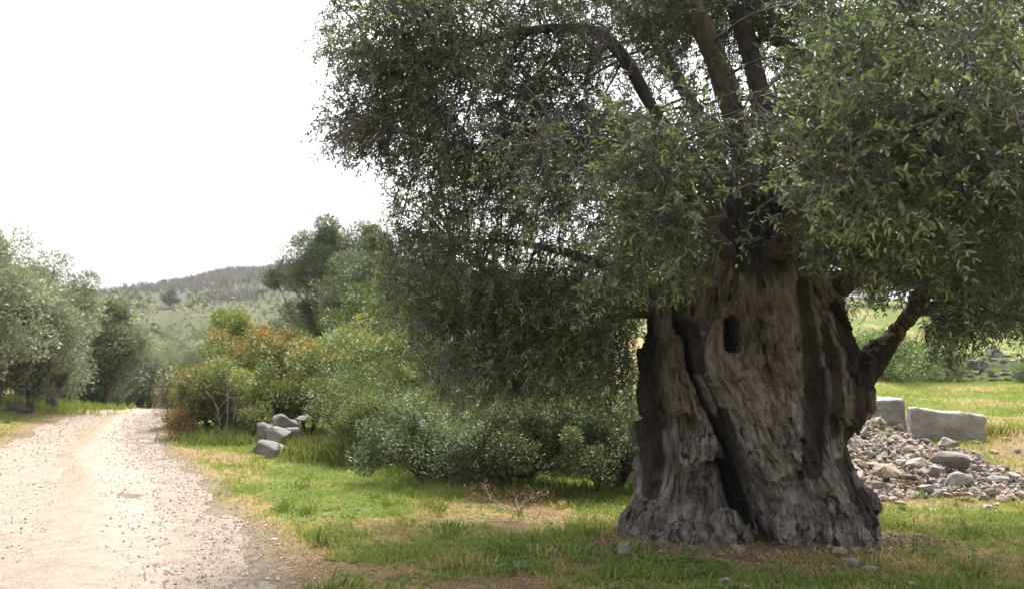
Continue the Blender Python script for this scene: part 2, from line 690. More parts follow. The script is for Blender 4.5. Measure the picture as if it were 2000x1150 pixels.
def build_road():
    ys = np.concatenate([np.arange(-3, 5, .4), np.arange(5, 20, .1), np.arange(20, 60, .3)])
    ts = np.linspace(-1, 1, 50)
    Yg, T = np.meshgrid(ys, ts, indexing='ij')
    edge = 1 + .16 * fbm(Yg * 1.1, np.sign(T) * 9.0, 0 * T, 4) * 1.4
    x = road_x(Yg) + T * road_half(Yg) * edge
    z = gz(x, Yg) + .004 + .022 * np.clip(1 - (np.abs(np.abs(T) - .45) / .2) ** 2, -.4, 0) * 0 + .006
    # two wheel tracks, a stony rib between them
    z = z + .022 * fbm(x * 2.5, Yg * 1.6, 0 * x, 4) * sst(30, 12, Yg) + .03 * np.exp(-(T / .18) ** 2) - .006 * (np.abs(T) ** 8)
    n0, n1 = x.shape
    i, j = np.meshgrid(np.arange(n0 - 1), np.arange(n1 - 1), indexing='ij')
    i, j = i.ravel(), j.ravel()
    q = np.stack([i * n1 + j, i * n1 + j + 1, (i + 1) * n1 + j + 1, (i + 1) * n1 + j], 1)
    t = (T + .12 * fbm(Yg * .8, T * 3, 0 * T, 3)).ravel()[:, None]
    c = np.array((.365, .292, .232)) * np.ones_like(t)
    c = c + (np.array((.425, .355, .29)) - c) * np.exp(-((t - .35) / .22) ** 2)
    c = c + (np.array((.29, .245, .205)) - c) * .45 * np.exp(-((t - .82) / .2) ** 2)
    c = c + (np.array((.22, .20, .10)) - c) * .4 * np.exp(-((t + .08) / .13) ** 2) * sst(9, 14, Yg.ravel()[:, None])
    tag(Geo().add(np.stack([x, Yg, z], -1), q, None, c).build("dirt_road", mat_road()), kind="structure")


build_road()


def build_gravel():
    """loose stones on the road, too many to count"""
    N = 40000
    y = 5.5 + 24 * RNG.random(N) ** 1.9
    t = RNG.uniform(-1.12, 1.2, N)
    keep = RNG.random(N) < .25 + .75 * np.exp(-((t - .8) / .35) ** 2) + .35 * np.exp(-((t + .1) / .2) ** 2)
    y, t = y[keep], t[keep]
    x = road_x(y) + t * road_half(y)
    n = len(x)
    s = .004 + .015 * RNG.random(n) ** 4
    s *= np.interp(y, [6, 14, 30], [1, 1.3, 1.9])
    c = np.stack([x, y, gz(x, y) + .018], 1)
    oct_ = np.array([(1, 0, 0), (-1, 0, 0), (0, 1, 0), (0, -1, 0), (0, 0, .7), (0, 0, -.6)], float)
    a = RNG.uniform(0, 6.28, n)
    ca, sa = np.cos(a), np.sin(a)
    v = oct_[None] * (s[:, None, None] * RNG.uniform(.5, 1.35, (n, 6, 1)))
    v = np.stack([v[..., 0] * ca[:, None] - v[..., 1] * sa[:, None], v[..., 0] * sa[:, None] + v[..., 1] * ca[:, None], v[..., 2]], -1) + c[:, None]
    tri = np.array([(0, 2, 4), (2, 1, 4), (1, 3, 4), (3, 0, 4), (2, 0, 5), (1, 2, 5), (3, 1, 5), (0, 3, 5)])
    f = (np.arange(n)[:, None, None] * 6 + tri).reshape(-1, 3)
    tint = np.array([(.36, .31, .26), (.30, .255, .215), (.45, .41, .365), (.32, .25, .195), (.26, .225, .19)])[RNG.integers(0, 5, n)]
    tag(Geo().add(v.reshape(-1, 3), None, f, np.repeat(tint, 6, 0)).build("gravel", M_GRAVEL, smooth=False), kind="stuff")


build_gravel()

# ------------------------------------------------------------------ hill behind the valley
def hill_z(x, y):
    ridge_y = 420 + .05 * x
    top = np.interp(x, [-420, -260, -179, -150, -125, -102, -60, 0, 80, 300], [9, 18, 25.0, 28.5, 31.5, 38.5, 42, 38, 32, 20])
    k = sst(95, 1.0 * ridge_y, y)
    k = .25 * k + .75 * np.clip((y - 95) / (ridge_y - 95), 0, 1) ** .85
    z = -6 + (top + 6) * k
    z = z - .22 * np.maximum(y - ridge_y, 0)
    return z + 3.2 * fbm(x * .02, y * .02, 0 * x, 4) * k + 1.0 * fbm(x * .11, y * .11, 4 + 0 * x, 3) * k


def mat_hill():
    m, nt, b = new_mat("hillside")
    n = NT(nt)
    p = n.pos()
    sep = n.node("ShaderNodeSeparateXYZ")
    n.link(p, sep.inputs[0])
    f = n.noise(p, .05, 6, .7)
    s = n.noise(p, .35, 5, .75)
    up = n.math('ADD', n.math('MULTIPLY', sep.outputs[2], .022), n.math('MULTIPLY', f, .5))
    c = n.ramp(n.math('MULTIPLY', up, .8), [(.26, (.065, .068, .034)), (.42, (.11, .10, .06)), (.58, (.095, .084, .078)), (.85, (.085, .074, .084))])
    c = n.mix(n.ramp(s, [(.38, (.8, .8, .8)), (.55, (0, 0, 0))]), c, (.10, .11, .065))
    n.link(c, b.inputs["Base Color"])
    b.inputs["Roughness"].default_value = 1.0
    b.inputs["Specular IOR Level"].default_value = 0.0
    return m


def build_hill():
    xs = np.linspace(-460, 320, 260)
    ys = np.concatenate([np.linspace(95, 520, 180), np.linspace(525, 700, 20)])
    X, Y = np.meshgrid(xs, ys, indexing='ij')
    Z = hill_z(X, Y)
    n1 = len(ys)
    i, j = np.meshgrid(np.arange(len(xs) - 1), np.arange(n1 - 1), indexing='ij')
    i, j = i.ravel(), j.ravel()
    q = np.stack([i * n1 + j, (i + 1) * n1 + j, (i + 1) * n1 + j + 1, i * n1 + j + 1], 1)
    tag(Geo().add(np.stack([X, Y, Z], -1), q).build("hill", mat_hill()), kind="structure")
    # burnt bare trunks and dry brush on the upper slope
    g = Geo()
    n = 30000
    x, y = RNG.uniform(-330, -20, n), RNG.uniform(200, 425, n)
    k = RNG.random(n) < sst(.35, .7, .5 + fbm(x * .03, y * .03, 0 * x, 3) + (y - 235) / 200)
    x, y = x[k], y[k]
    b = np.stack([x, y, hill_z(x, y) - .2], 1)
    n = len(b)
    d = norm(np.array([0, 0, 1.0]) + .22 * RNG.normal(size=(n, 3)))
    c = np.array((.115, .098, .112)) * RNG.uniform(.6, 1.3, (n, 1))
    for _ in range(3):
        dd = norm(d + .25 * RNG.normal(size=(n, 3)))
        kites(g, b, dd, rand_dir(n), RNG.uniform(1.6, 4.2, n), RNG.uniform(.25, .7, n), c)
    tag(g.build("burnt_brush", M_FAR), "grey burnt brush covering the upper slope of the far hill", kind="stuff")
    # green scrub lower down
    g = Geo()
    m = 15000
    x, y = RNG.uniform(-330, 40, m), RNG.uniform(100, 415, m)
    k = RNG.random(m) < np.clip(.9 - (y - 120) / 260 + .8 * fbm(x * .05, y * .05, 0 * x, 3), .06, 1)
    x, y = x[k], y[k]
    m = len(x)
    s = RNG.uniform(.35, 1.0, m) ** 2 * 2.0 * np.interp(y, [100, 420], [1.0, 1.2])
    per = 16
    cc = np.repeat(np.stack([x, y, hill_z(x, y) + s * .4], 1), per, 0)
    ss = np.repeat(s, per)[:, None]
    o = rand_dir(m * per)
    p = cc + o * ss * RNG.uniform(.5, 1, (m * per, 1)) * np.array([1, 1, .75])
    col = np.repeat(np.array([(.06, .08, .03), (.09, .12, .04), (.13, .14, .05), (.05, .06, .03)])[RNG.integers(0, 4, m)], per, 0)
    kites(g, p, norm(o + .5 * RNG.normal(size=o.shape)), rand_dir(len(p)), ss[:, 0] * .55, ss[:, 0] * .4, col * RNG.uniform(.7, 1.3, (len(p), 1)))
    tag(g.build("hill_scrub", M_FAR), "low green scrub dotted over the far hillside", kind="stuff")


build_hill()

# ------------------------------------------------------------------ the ancient olive: trunk as an implicit surface
Y0 = 8.75
MPP = Y0 / F_PX                                  # metres per photo pixel at the trunk


def C(u, v, w):
    p = P(u, v, Y0)
    p[1] += w
    return p


class Field:
    def __init__(self, lo, hi, h):
        self.lo, self.h = np.array(lo), h
        self.n = np.ceil((np.array(hi) - self.lo) / h).astype(int)
        self.ax = [self.lo[i] + h * np.arange(self.n[i]) for i in range(3)]
        self.f = np.full(self.n, 1.0)

    def box(self, lo, hi):
        a = np.clip(np.floor((np.array(lo) - self.lo) / self.h).astype(int), 0, self.n)
        b = np.clip(np.ceil((np.array(hi) - self.lo) / self.h).astype(int) + 1, 0, self.n)
        sl = tuple(slice(a[i], b[i]) for i in range(3))
        return sl, np.meshgrid(*[self.ax[i][sl[i]] for i in range(3)], indexing='ij')

    def capsule(self, a, b, ra, rb, k=.08, cut=False, sq=(1, 1, 1)):
        m = max(ra, rb) + 2.5 * k + .05
        sl, (X, Y, Z) = self.box(np.minimum(a, b) - m, np.maximum(a, b) + m)
        if X.size == 0:
            return
        d = b - a
        t = np.clip(((X - a[0]) * d[0] + (Y - a[1]) * d[1] + (Z - a[2]) * d[2]) / max(d @ d, 1e-9), 0, 1)
        s = np.sqrt(((X - a[0] - t * d[0]) / sq[0]) ** 2 + ((Y - a[1] - t * d[1]) / sq[1]) ** 2 + ((Z - a[2] - t * d[2]) / sq[2]) ** 2) - (ra + (rb - ra) * t)
        f = self.f[sl]
        if cut:
            s = -s
            hh = np.clip(.5 - .5 * (s - f) / k, 0, 1)
            self.f[sl] = s + (f - s) * hh + k * hh * (1 - hh)
        else:
            hh = np.clip(.5 + .5 * (s - f) / k, 0, 1)
            self.f[sl] = s + (f - s) * hh - k * hh * (1 - hh)

    def chain(self, pts, k=.08, cut=False, sq=(1, 1, 1)):
        for (a, b) in zip(pts[:-1], pts[1:]):
            self.capsule(C(*a[:3]), C(*b[:3]), a[3] * MPP, b[3] * MPP, k, cut, sq)

    def polygonise(self):
        f, n = self.f, self.n
        ins = f < 0
        corner = [f[i:n[0] - 1 + i, j:n[1] - 1 + j, k:n[2] - 1 + k] for i in (0, 1) for j in (0, 1) for k in (0, 1)]
        cnt = sum((c < 0).astype(np.int8) for c in corner)
        act = (cnt > 0) & (cnt < 8)
        idx = np.full(act.shape, -1)
        cells = np.argwhere(act)
        idx[act] = np.arange(len(cells))
        vals = np.stack([c[act] for c in corner], 1)
        off = np.array([(i, j, k) for i in (0, 1) for j in (0, 1) for k in (0, 1)], float)
        acc, num = np.zeros((len(cells), 3)), np.zeros((len(cells), 1))
        for a in range(8):
            for b in range(a + 1, 8):
                if np.abs(off[a] - off[b]).sum() != 1:
                    continue
                va, vb = vals[:, a], vals[:, b]
                x = (va < 0) != (vb < 0)
                t = np.where(x, va / np.where(x, va - vb, 1), 0)[:, None]
                acc += np.where(x[:, None], off[a] + t * (off[b] - off[a]), 0)
                num += x[:, None]
        v = self.lo + self.h * (cells + acc / num)
        quads = []
        for ax in range(3):
            o = [i for i in range(3) if i != ax]
            sl0, sl1 = [slice(None)] * 3, [slice(None)] * 3
            sl0[ax], sl1[ax] = slice(0, n[ax] - 1), slice(1, n[ax])
            ch = ins[tuple(sl0)] != ins[tuple(sl1)]
            e = np.argwhere(ch)
            ok = (e[:, o[0]] > 0) & (e[:, o[1]] > 0) & (e[:, o[0]] < n[o[0]] - 1) & (e[:, o[1]] < n[o[1]] - 1)
            e = e[ok]
            neg = ins[tuple(e.T)]
            c4 = []
            for du, dv in ((-1, -1), (0, -1), (0, 0), (-1, 0)):
                c = e.copy()
                c[:, o[0]] += du
                c[:, o[1]] += dv
                c4.append(idx[tuple(c.T)])
            q = np.stack(c4, 1)
            flip = neg if ax != 1 else ~neg
            q[~flip] = q[~flip][:, ::-1]
            quads.append(q)
        q = np.concatenate(quads)
        return v, q[(q >= 0).all(1)]


def grain_of(p):
    """coordinates that follow the wood: across the grain in x and y, slow along it"""
    u, v = proj(np.stack([p[:, 0], np.full(len(p), Y0), p[:, 2]], 1))
    xa = np.interp(v, [380, 560, 700, 860, 1000, 1080], [1455, 1470, 1480, 1530, 1585, 1600])
    spread = np.interp(v, [380, 560, 700, 860, 1080], [.5, .85, 1.25, .95, 1.1])
    xb = np.interp(v, [590, 700, 800, 900, 1080], [1300, 1305, 1330, 1340, 1330])
    spb = np.interp(v, [590, 800, 900, 1080], [.6, .8, .85, 1.3])
    edge = np.interp(v, [590, 700, 850, 950, 1040], [1335, 1335, 1410, 1450, 1470])
    w = sst(-14, 14, u - edge)
    gx = (1 - w) * ((u - xb) / spb - 300) + w * (u - xa) / spread
    return np.stack([gx * MPP, (p[:, 1] - Y0) / 1.0, p[:, 2] * .13], 1)


def build_trunk(parent):
    lo, hi = C(1175, 1135, -.95), C(1840, 350, 1.15)
    fd = Field(lo, hi, .0155)
    sq = (1, 1, 1)
    # right, main mass
    fd.chain([(1604, 1105, 0, 94), (1586, 1000, 0, 98), (1545, 880, 0, 90), (1530, 780, 0, 92)], .09)
    fd.chain([(1520, 870, -.05, 92), (1450, 760, -.12, 92), (1415, 700, -.10, 88)], .10)
    fd.chain([(1545, 850, 0, 82), (1586, 690, .06, 78)], .09)
    fd.chain([(1412, 700, -.06, 88), (1440, 560, 0, 66), (1452, 400, .06, 50)], .09)
    fd.chain([(1505, 720, -.06, 90), (1512, 560, .0, 72), (1505, 430, .08, 42)], .08)
    fd.chain([(1590, 690, .06, 80), (1572, 560, .07, 46), (1565, 440, .12, 36)], .06)
    fd.chain([(1355, 715, -.02, 40), (1365, 600, .05, 26), (1372, 530, .1, 20)], .05)
    # fork to the right
    fd.chain([(1630, 800, .08, 55), (1682, 745, .08, 30), (1735, 675, .08, 19), (1812, 578, .08, 13)], .05)
    fd.chain([(1655, 760, .42, 26), (1664, 640, .45, 15), (1668, 540, .5, 12)], .05)
    # left stem, set back
    fd.chain([(1336, 1110, .30, 92), (1346, 900, .36, 66), (1334, 780, .42, 62), (1312, 690, .46, 46), (1306, 590, .46, 28)], .08)
    fd.chain([(1380, 1110, .06, 60), (1368, 920, .2, 44), (1350, 800, .28, 42)], .08)
    fd.chain([(1294, 1000, .3, 42), (1292, 850, .3, 26)], .06)
    # wood behind the hollow
    fd.chain([(1450, 1110, .66, 80), (1440, 900, .62, 62), (1420, 800, .4, 50)], .05)
    # flare of the foot
    for u, v, w, r in ((1262, 1068, .28, 40), (1238, 1078, .22, 26), (1295, 1072, .0, 42), (1340, 1082, -.15, 44), (1395, 1086, -.2, 42), (1440, 1086, -.12, 30),
                       (1535, 1090, -.3, 48), (1590, 1092, -.36, 50), (1650, 1080, -.16, 48), (1684, 1062, .06, 30), (1322, 1035, -.17, 26), (1275, 1020, .1, 28), (1655, 985, -.16, 40)):
        fd.capsule(C(u, v, w), C(u, v + 25, w), r * MPP, r * 1.2 * MPP, .06)
    for a, b in (((1250, 1040, .15, 22), (1196, 1098, .1, 12)), ((1345, 1060, -.2, 24), (1318, 1118, -.5, 11)), ((1412, 1060, -.2, 20), (1404, 1112, -.5, 9)), ((1545, 1060, -.38, 26), (1530, 1118, -.72, 12)),
                 ((1672, 1030, -.05, 26), (1738, 1098, -.1, 11)), ((1632, 1060, -.3, 24), (1660, 1118, -.6, 11)), ((1590, 1060, -.4, 20), (1600, 1116, -.75, 9))):
        fd.capsule(C(*a[:3]), C(*b[:3]), a[3] * MPP, b[3] * MPP, .07)
    rr = np.random.default_rng(5)
    for _ in range(46):                                  # gnarled knobs round the foot
        u, v = rr.uniform(1235, 1690), 1085 - 70 * rr.random() ** 1.5
        m = abs(u - 1455) / 235
        w = -.42 + .5 * m * m + (.22 if u < 1440 else 0)
        rad = rr.uniform(9, 20)
        fd.capsule(C(u, v, w), C(u + rr.normal() * 8, v + 14, w), rad * MPP, rad * MPP, .03)
    # ropy callus between the stems
    fd.chain([(1300, 600, .0, 11), (1308, 668, -.04, 15), (1318, 725, -.12, 14), (1338, 772, -.21, 15), (1368, 808, -.28, 16), (1398, 838, -.30, 16)], .015)
    fd.chain([(1322, 690, -.12, 14), (1345, 760, -.25, 12), (1400, 832, -.33, 12), (1440, 890, -.36, 10)], .05)
    # knots
    for u, v, w, r in ((1608, 700, -.34, 13), (1600, 735, -.36, 15), (1596, 768, -.37, 18), (1612, 788, -.40, 19), (1636, 776, -.37, 17), (1632, 800, -.36, 16), (1618, 752, -.36, 16),
                       (1640, 735, -.30, 13), (1684, 786, -.02, 18), (1700, 770, .0, 12), (1320, 770, -.02, 20), (1362, 865, -.20, 20), (1395, 862, -.20, 16), (1260, 840, .28, 14), (1340, 888, -.14, 14),
                       (1472, 655, -.44, 14), (1482, 705, -.47, 15), (1448, 800, -.43, 16), (1520, 880, -.42, 24), (1560, 925, -.44, 20), (1395, 1010, -.14, 20), (1345, 1045, -.28, 20), (1300, 1050, -.16, 18), (1640, 1010, -.30, 26),
                       (1370, 1060, -.32, 18), (1415, 1050, -.22, 15), (1285, 1064, -.1, 16), (1325, 1068, -.28, 15)):
        fd.capsule(C(u, v, w - .03), C(u + 3, v + 6, w - .03), r * 1.2 * MPP, r * 1.1 * MPP, .03)
    # rim of the round hole
    fd.chain([(1394, 700, -.41, 9), (1384, 672, -.43, 10), (1383, 640, -.43, 10), (1395, 616, -.42, 9), (1412, 612, -.40, 8)], .02)
    # flutes and lumps that follow the grain
    sl, (X, Y, Z) = fd.box(lo, hi)
    near = np.abs(fd.f) < .16
    pts = np.stack([X[near], Y[near], Z[near]], 1)
    g = grain_of(pts)
    flute = fbm(g[:, 0] * 7, g[:, 1] * 7, g[:, 2] * 7, 3)
    ridge = 1 - np.abs(fbm(g[:, 0] * 15, g[:, 1] * 15, g[:, 2] * 16, 3)) * 3.2
    lump = fbm(pts[:, 0] * 9, pts[:, 1] * 9, pts[:, 2] * 9, 3)
    low = sst(.55, .0, pts[:, 2])
    burl = np.maximum(fbm(pts[:, 0] * 3.6 + 4, pts[:, 1] * 3.6, pts[:, 2] * 3.6, 2), 0)
    pu, _pv = proj(np.stack([pts[:, 0], np.full(len(pts), Y0), pts[:, 2]], 1))
    amp = 1 - .8 * sst(1690, 1740, pu)
    fd.f[near] += (.085 * flute - .02 * ridge + lump * (.04 + .09 * low) - .10 * burl) * amp
    # hollows
    for a, b in zip([(1410, 866, 12), (1423, 905, 20), (1438, 955, 23), (1456, 1000, 17), (1478, 1046, 15)], [(1423, 905, 20), (1438, 955, 23), (1456, 1000, 17), (1478, 1046, 15), (1488, 1078, 12)]):
        for w in (-.75, -.6, -.45, -.3, -.15, 0, .12, .24, .36):
            fd.capsule(C(a[0], a[1], w), C(b[0], b[1], w), a[2] * MPP, b[2] * MPP, .02, True, (1, 3.0, 1))
    gro = [(1331, 625, 5), (1336, 715, 6), (1360, 785, 6), (1390, 836, 8), (1411, 868, 11)]
    for a, b in zip(gro[:-1], gro[1:]):
        for w in (-.7, -.55, -.4, -.25, -.1, .04):
            fd.capsule(C(a[0], a[1], w), C(b[0], b[1], w), a[2] * MPP, b[2] * MPP, .03, True, (1, 3.0, 1))
    fd.chain([(1540, 560, -.36, 8), (1556, 680, -.46, 11), (1574, 790, -.46, 11), (1566, 890, -.44, 5)], .05, True, (1, 1.8, 1))
    fd.chain([(1618, 600, -.2, 8), (1650, 700, -.26, 11), (1658, 810, -.24, 9)], .05, True, (1, 1.8, 1))
    fd.chain([(1470, 560, -.3, 6), (1462, 640, -.42, 8), (1478, 740, -.48, 6)], .05, True, (1, 1.6, 1))
    for w in (-.7, -.55, -.4, -.25):
        fd.capsule(C(1407, 636, w), C(1406, 674, w), 15 * MPP, 15 * MPP, .02, True, (1, 3.0, 1))
    fd.chain([(1279, 900, -.1, 9), (1283, 935, -.14, 13), (1290, 968, -.16, 9)], .03, True)
    fd.chain([(1322, 640, -.02, 10), (1335, 690, -.1, 9)], .03, True)
    v, q = fd.polygonise()
    # split every face, then cut cracks and bark plates along the grain
    bm = bmesh.new()
    me = bpy.data.meshes.new("t")
    me.from_pydata(v.tolist(), [], q.tolist())
    bm.from_mesh(me)
    bmesh.ops.subdivide_edges(bm, edges=bm.edges, cuts=1, use_grid_fill=True, smooth=0)
    bmesh.ops.smooth_vert(bm, verts=bm.verts, factor=.5, use_axis_x=True, use_axis_y=True, use_axis_z=True)
    bm.normal_update()
    v = np.array([x.co[:] for x in bm.verts])
    nrm = np.array([x.normal[:] for x in bm.verts])
    bm.verts.index_update()
    q = np.array([[x.index for x in f.verts] for f in bm.faces])
    bm.free()
    bpy.data.meshes.remove(me)
    g = grain_of(v)
    wv = .05 * np.stack([fbm(v[:, 0] * 5 + k, v[:, 1] * 5, v[:, 2] * 5, 3) for k in (0, 13)], 1)
    gx, gy, gzz = g[:, 0] + wv[:, 0], g[:, 1] + wv[:, 1], g[:, 2] * 1.25
    c1 = 1 - np.abs(fbm(gx * 11, gy * 11, gzz * 11, 3)) * 5
    c2 = 1 - np.abs(fbm(gx * 27, gy * 27, gzz * 27, 2)) * 4
    crack = np.clip(c1, 0, 1) ** 1.5 * .75 + np.clip(c2, 0, 1) ** 1.5 * .45
    calm = .62 + .38 * sst(-.22, .3, fbm(v[:, 0] * 2.7 + 3, v[:, 1] * 2.7, v[:, 2] * 2.2, 3))
    crack = crack * calm
    plate = fbm(gx * 40, gy * 40, gzz * 60, 2)
    lumps = fbm(v[:, 0] * 22, v[:, 1] * 22, v[:, 2] * 22, 3)
    v = v + nrm * (.009 * plate + .016 * lumps - .030 * crack)[:, None]
    # char, shade painted into hollows and groove, bare wood, by place on the trunk
    u, w = proj(np.stack([v[:, 0], np.full(len(v), Y0), v[:, 2]], 1))

    def near_line(chain):
        d = np.full(len(v), 9.0)
        for (a, b) in zip(chain[:-1], chain[1:]):
            a, b = np.array(a, float), np.array(b, float)
            ab = b[:2] - a[:2]
            t = np.clip(((u - a[0]) * ab[0] + (w - a[1]) * ab[1]) / max(ab @ ab, 1e-6), 0, 1)
            dd = np.hypot(u - a[0] - t * ab[0], w - a[1] - t * ab[1]) / (a[2] + (b[2] - a[2]) * t)
            d = np.minimum(d, dd)
        return np.clip(1.35 - .75 * d, 0, 1)
    stain_shade = np.zeros(len(v))
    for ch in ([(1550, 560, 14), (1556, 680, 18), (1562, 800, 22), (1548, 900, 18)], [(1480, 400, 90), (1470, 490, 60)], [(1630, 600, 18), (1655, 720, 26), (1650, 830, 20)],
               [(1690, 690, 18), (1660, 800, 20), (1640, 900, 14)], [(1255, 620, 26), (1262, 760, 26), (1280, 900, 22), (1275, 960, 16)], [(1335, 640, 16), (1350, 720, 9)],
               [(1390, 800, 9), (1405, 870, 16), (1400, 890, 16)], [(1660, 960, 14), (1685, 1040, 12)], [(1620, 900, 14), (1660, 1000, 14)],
               [(1410, 866, 13), (1438, 955, 23), (1478, 1050, 17)], [(1407, 638, 15), (1406, 674, 15)], [(1592, 640, 10), (1604, 840, 10)], [(1700, 740, 22), (1745, 668, 12)]):  # slit and round hole: inner shade painted dark
        stain_shade = np.maximum(stain_shade, near_line(ch))
    wood = np.zeros(len(v))
    for ch in ([(1300, 600, 9), (1308, 668, 10), (1318, 725, 10), (1338, 772, 11), (1368, 808, 11), (1395, 838, 9)], [(1372, 545, 11), (1366, 600, 11), (1360, 640, 8)],
               [(1606, 690, 12), (1600, 740, 16), (1616, 790, 24), (1640, 775, 14)], [(1684, 786, 14), (1686, 788, 14)], [(1382, 640, 8), (1388, 690, 8)], [(1700, 730, 10), (1750, 660, 12), (1785, 600, 12)]):
        wood = np.maximum(wood, sst(.15, .9, near_line(ch)) * .75)
    front = sst(.1, -.1, v[:, 1] - Y0 - .1)
    o = Geo().add(v, q).build("trunk", M_BARK, parent, attrs={"grain": g, "crack": crack, "stain_shade": stain_shade, "wood": wood * front})
    return o


olive = empty("olive_tree", (TX, TY, 0), "ancient olive tree with a huge hollow gnarled trunk and dense grey green crown", "tree")
OFF = -np.array([TX, TY, 0.0])


def child(o, parent):
    o.parent = parent
    o.matrix_parent_inverse.identity()
    o.location = Vector(OFF)
    return o


trunk = child(build_trunk(olive), olive)

LIMBS = [
    [(1450, 420, 8.8, 44), (1452, 310, 8.7, 24), (1405, 140, 8.5, 22), (1340, 0, 8.3, 20), (1290, -120, 8.2, 14), (1230, -270, 8, 6)],
    [(1500, 440, 8.9, 32), (1492, 220, 9, 20), (1440, 20, 9, 18), (1420, -100, 9, 12), (1450, -270, 9, 6)],
    [(1455, 430, 9.1, 26), (1300, 250, 9, 13), (1215, 110, 8.9, 13), (1150, 58, 8.8, 12), (1020, 62, 8.6, 8), (900, 95, 8.4, 5), (760, 150, 8.2, 3)],
    [(1410, 440, 9, 25), (1260, 352, 9, 12), (1180, 312, 8.8, 9), (1090, 272, 8.6, 7), (950, 290, 8.4, 5), (740, 250, 8.2, 2.5)],
    [(1305, 605, 9.05, 22), (1220, 612, 8.9, 11), (1120, 645, 8.8, 8), (1000, 665, 8.6, 5), (880, 640, 8.5, 3)],
    [(1785, 592, 8.8, 20), (1840, 540, 8.6, 13), (1960, 470, 8.3, 8), (2100, 400, 8, 4)],
    [(1782, 598, 8.8, 18), (1850, 604, 8.5, 12), (1950, 585, 8.2, 8), (2060, 600, 8, 4)],
    [(1620, 460, 8.9, 35), (1690, 330, 8.8, 18), (1760, 170, 8.6, 16), (1790, 0, 8.5, 12), (1840, -220, 8.4, 6)],
    [(1560, 470, 9, 30), (1600, 300, 9.2, 14), (1580, 130, 9.4, 13), (1500, 70, 9.5, 11), (1450, 0, 9.6, 8), (1400, -150, 9.8, 4)],
    [(1640, 560, 8.8, 25), (1760, 470, 8.3, 14), (1880, 330, 7.6, 12), (1990, 200, 7, 10), (2150, 60, 6.6, 6)],
    [(1420, 490, 8.5, 20), (1370, 430, 7.9, 10), (1320, 360, 7.2, 7), (1290, 300, 6.6, 4)],
    [(1520, 490, 8.4, 22), (1560, 400, 7.5, 10), (1650, 300, 6.6, 7), (1780, 240, 5.9, 5), (1880, 220, 5.4, 3)],
    [(1440, 430, 9.3, 25), (1350, 200, 10.5, 14), (1250, 50, 11.2, 10), (1100, -50, 11.5, 6)],
    [(1530, 430, 9.3, 25), (1640, 250, 10.6, 14), (1800, 120, 11.4, 10), (1960, 40, 11.8, 5)],
    [(1300, 600, 9.1, 18), (1180, 520, 9.6, 10), (1040, 480, 9.9, 7), (880, 470, 9.8, 3)],
]
SKEL = []
for ch in LIMBS:
    path = smooth_path([np.append(P(*p[:3]), p[3] * p[2] / F_PX) for p in ch], 8 * len(ch))
    wob = .05 * np.stack([fbm(path[:, 0] * 1.3 + s, path[:, 1] * 1.3, path[:, 2] * 1.3, 3) for s in (0, 31, 62)], 1)
    wob *= np.linspace(0, 1, len(path))[:, None]
    path[:, :3] += wob
    g = Geo()
    tube(g, path[:, :3], np.maximum(path[:, 3], .006), 10, rough=.45)
    child(g.build("branch", M_LIMB), olive)
    SKEL.append(path)
SK = np.concatenate([s[len(s) // 3:] for s in SKEL])

# crown outline as the photo shows it; twigs are kept inside it
CROWN = [(560, -900), (640, -60), (600, 50), (592, 110), (680, 150), (640, 190), (600, 262), (640, 312), (730, 330), (775, 385), (728, 440), (712, 540), (735, 610), (775, 655), (790, 715), (832, 770), (850, 800),
         (930, 812), (1000, 808), (1100, 795), (1200, 800), (1262, 770), (1320, 770), (1640, 700), (1700, 640), (1745, 590), (1800, 620), (1825, 745), (1850, 730), (1880, 690), (1940, 650), (1990, 660), (2060, 700), (2500, 640), (2700, -900)]
STUMP = [(1385, 560), (1392, 395), (1430, 330), (1500, 330), (1560, 430), (1585, 560)]
BARE = [[(1320, 0), (1365, 0), (1440, 180), (1475, 330), (1435, 330), (1385, 160)], [(1420, 0), (1460, 0), (1480, 130), (1510, 240), (1470, 240), (1440, 130)], [(1020, 40), (1150, 40), (1220, 70), (1310, 240), (1285, 250), (1190, 90), (1130, 75), (1020, 75)]]
FRONT_CLEAR = [(1240, 900), (1245, 630), (1300, 612), (1345, 580), (1392, 545), (1430, 512), (1520, 505), (1580, 525), (1640, 555), (1690, 560), (1705, 610), (1740, 600), (1785, 555), (1830, 575), (1800, 640), (1745, 730), (1700, 900)]


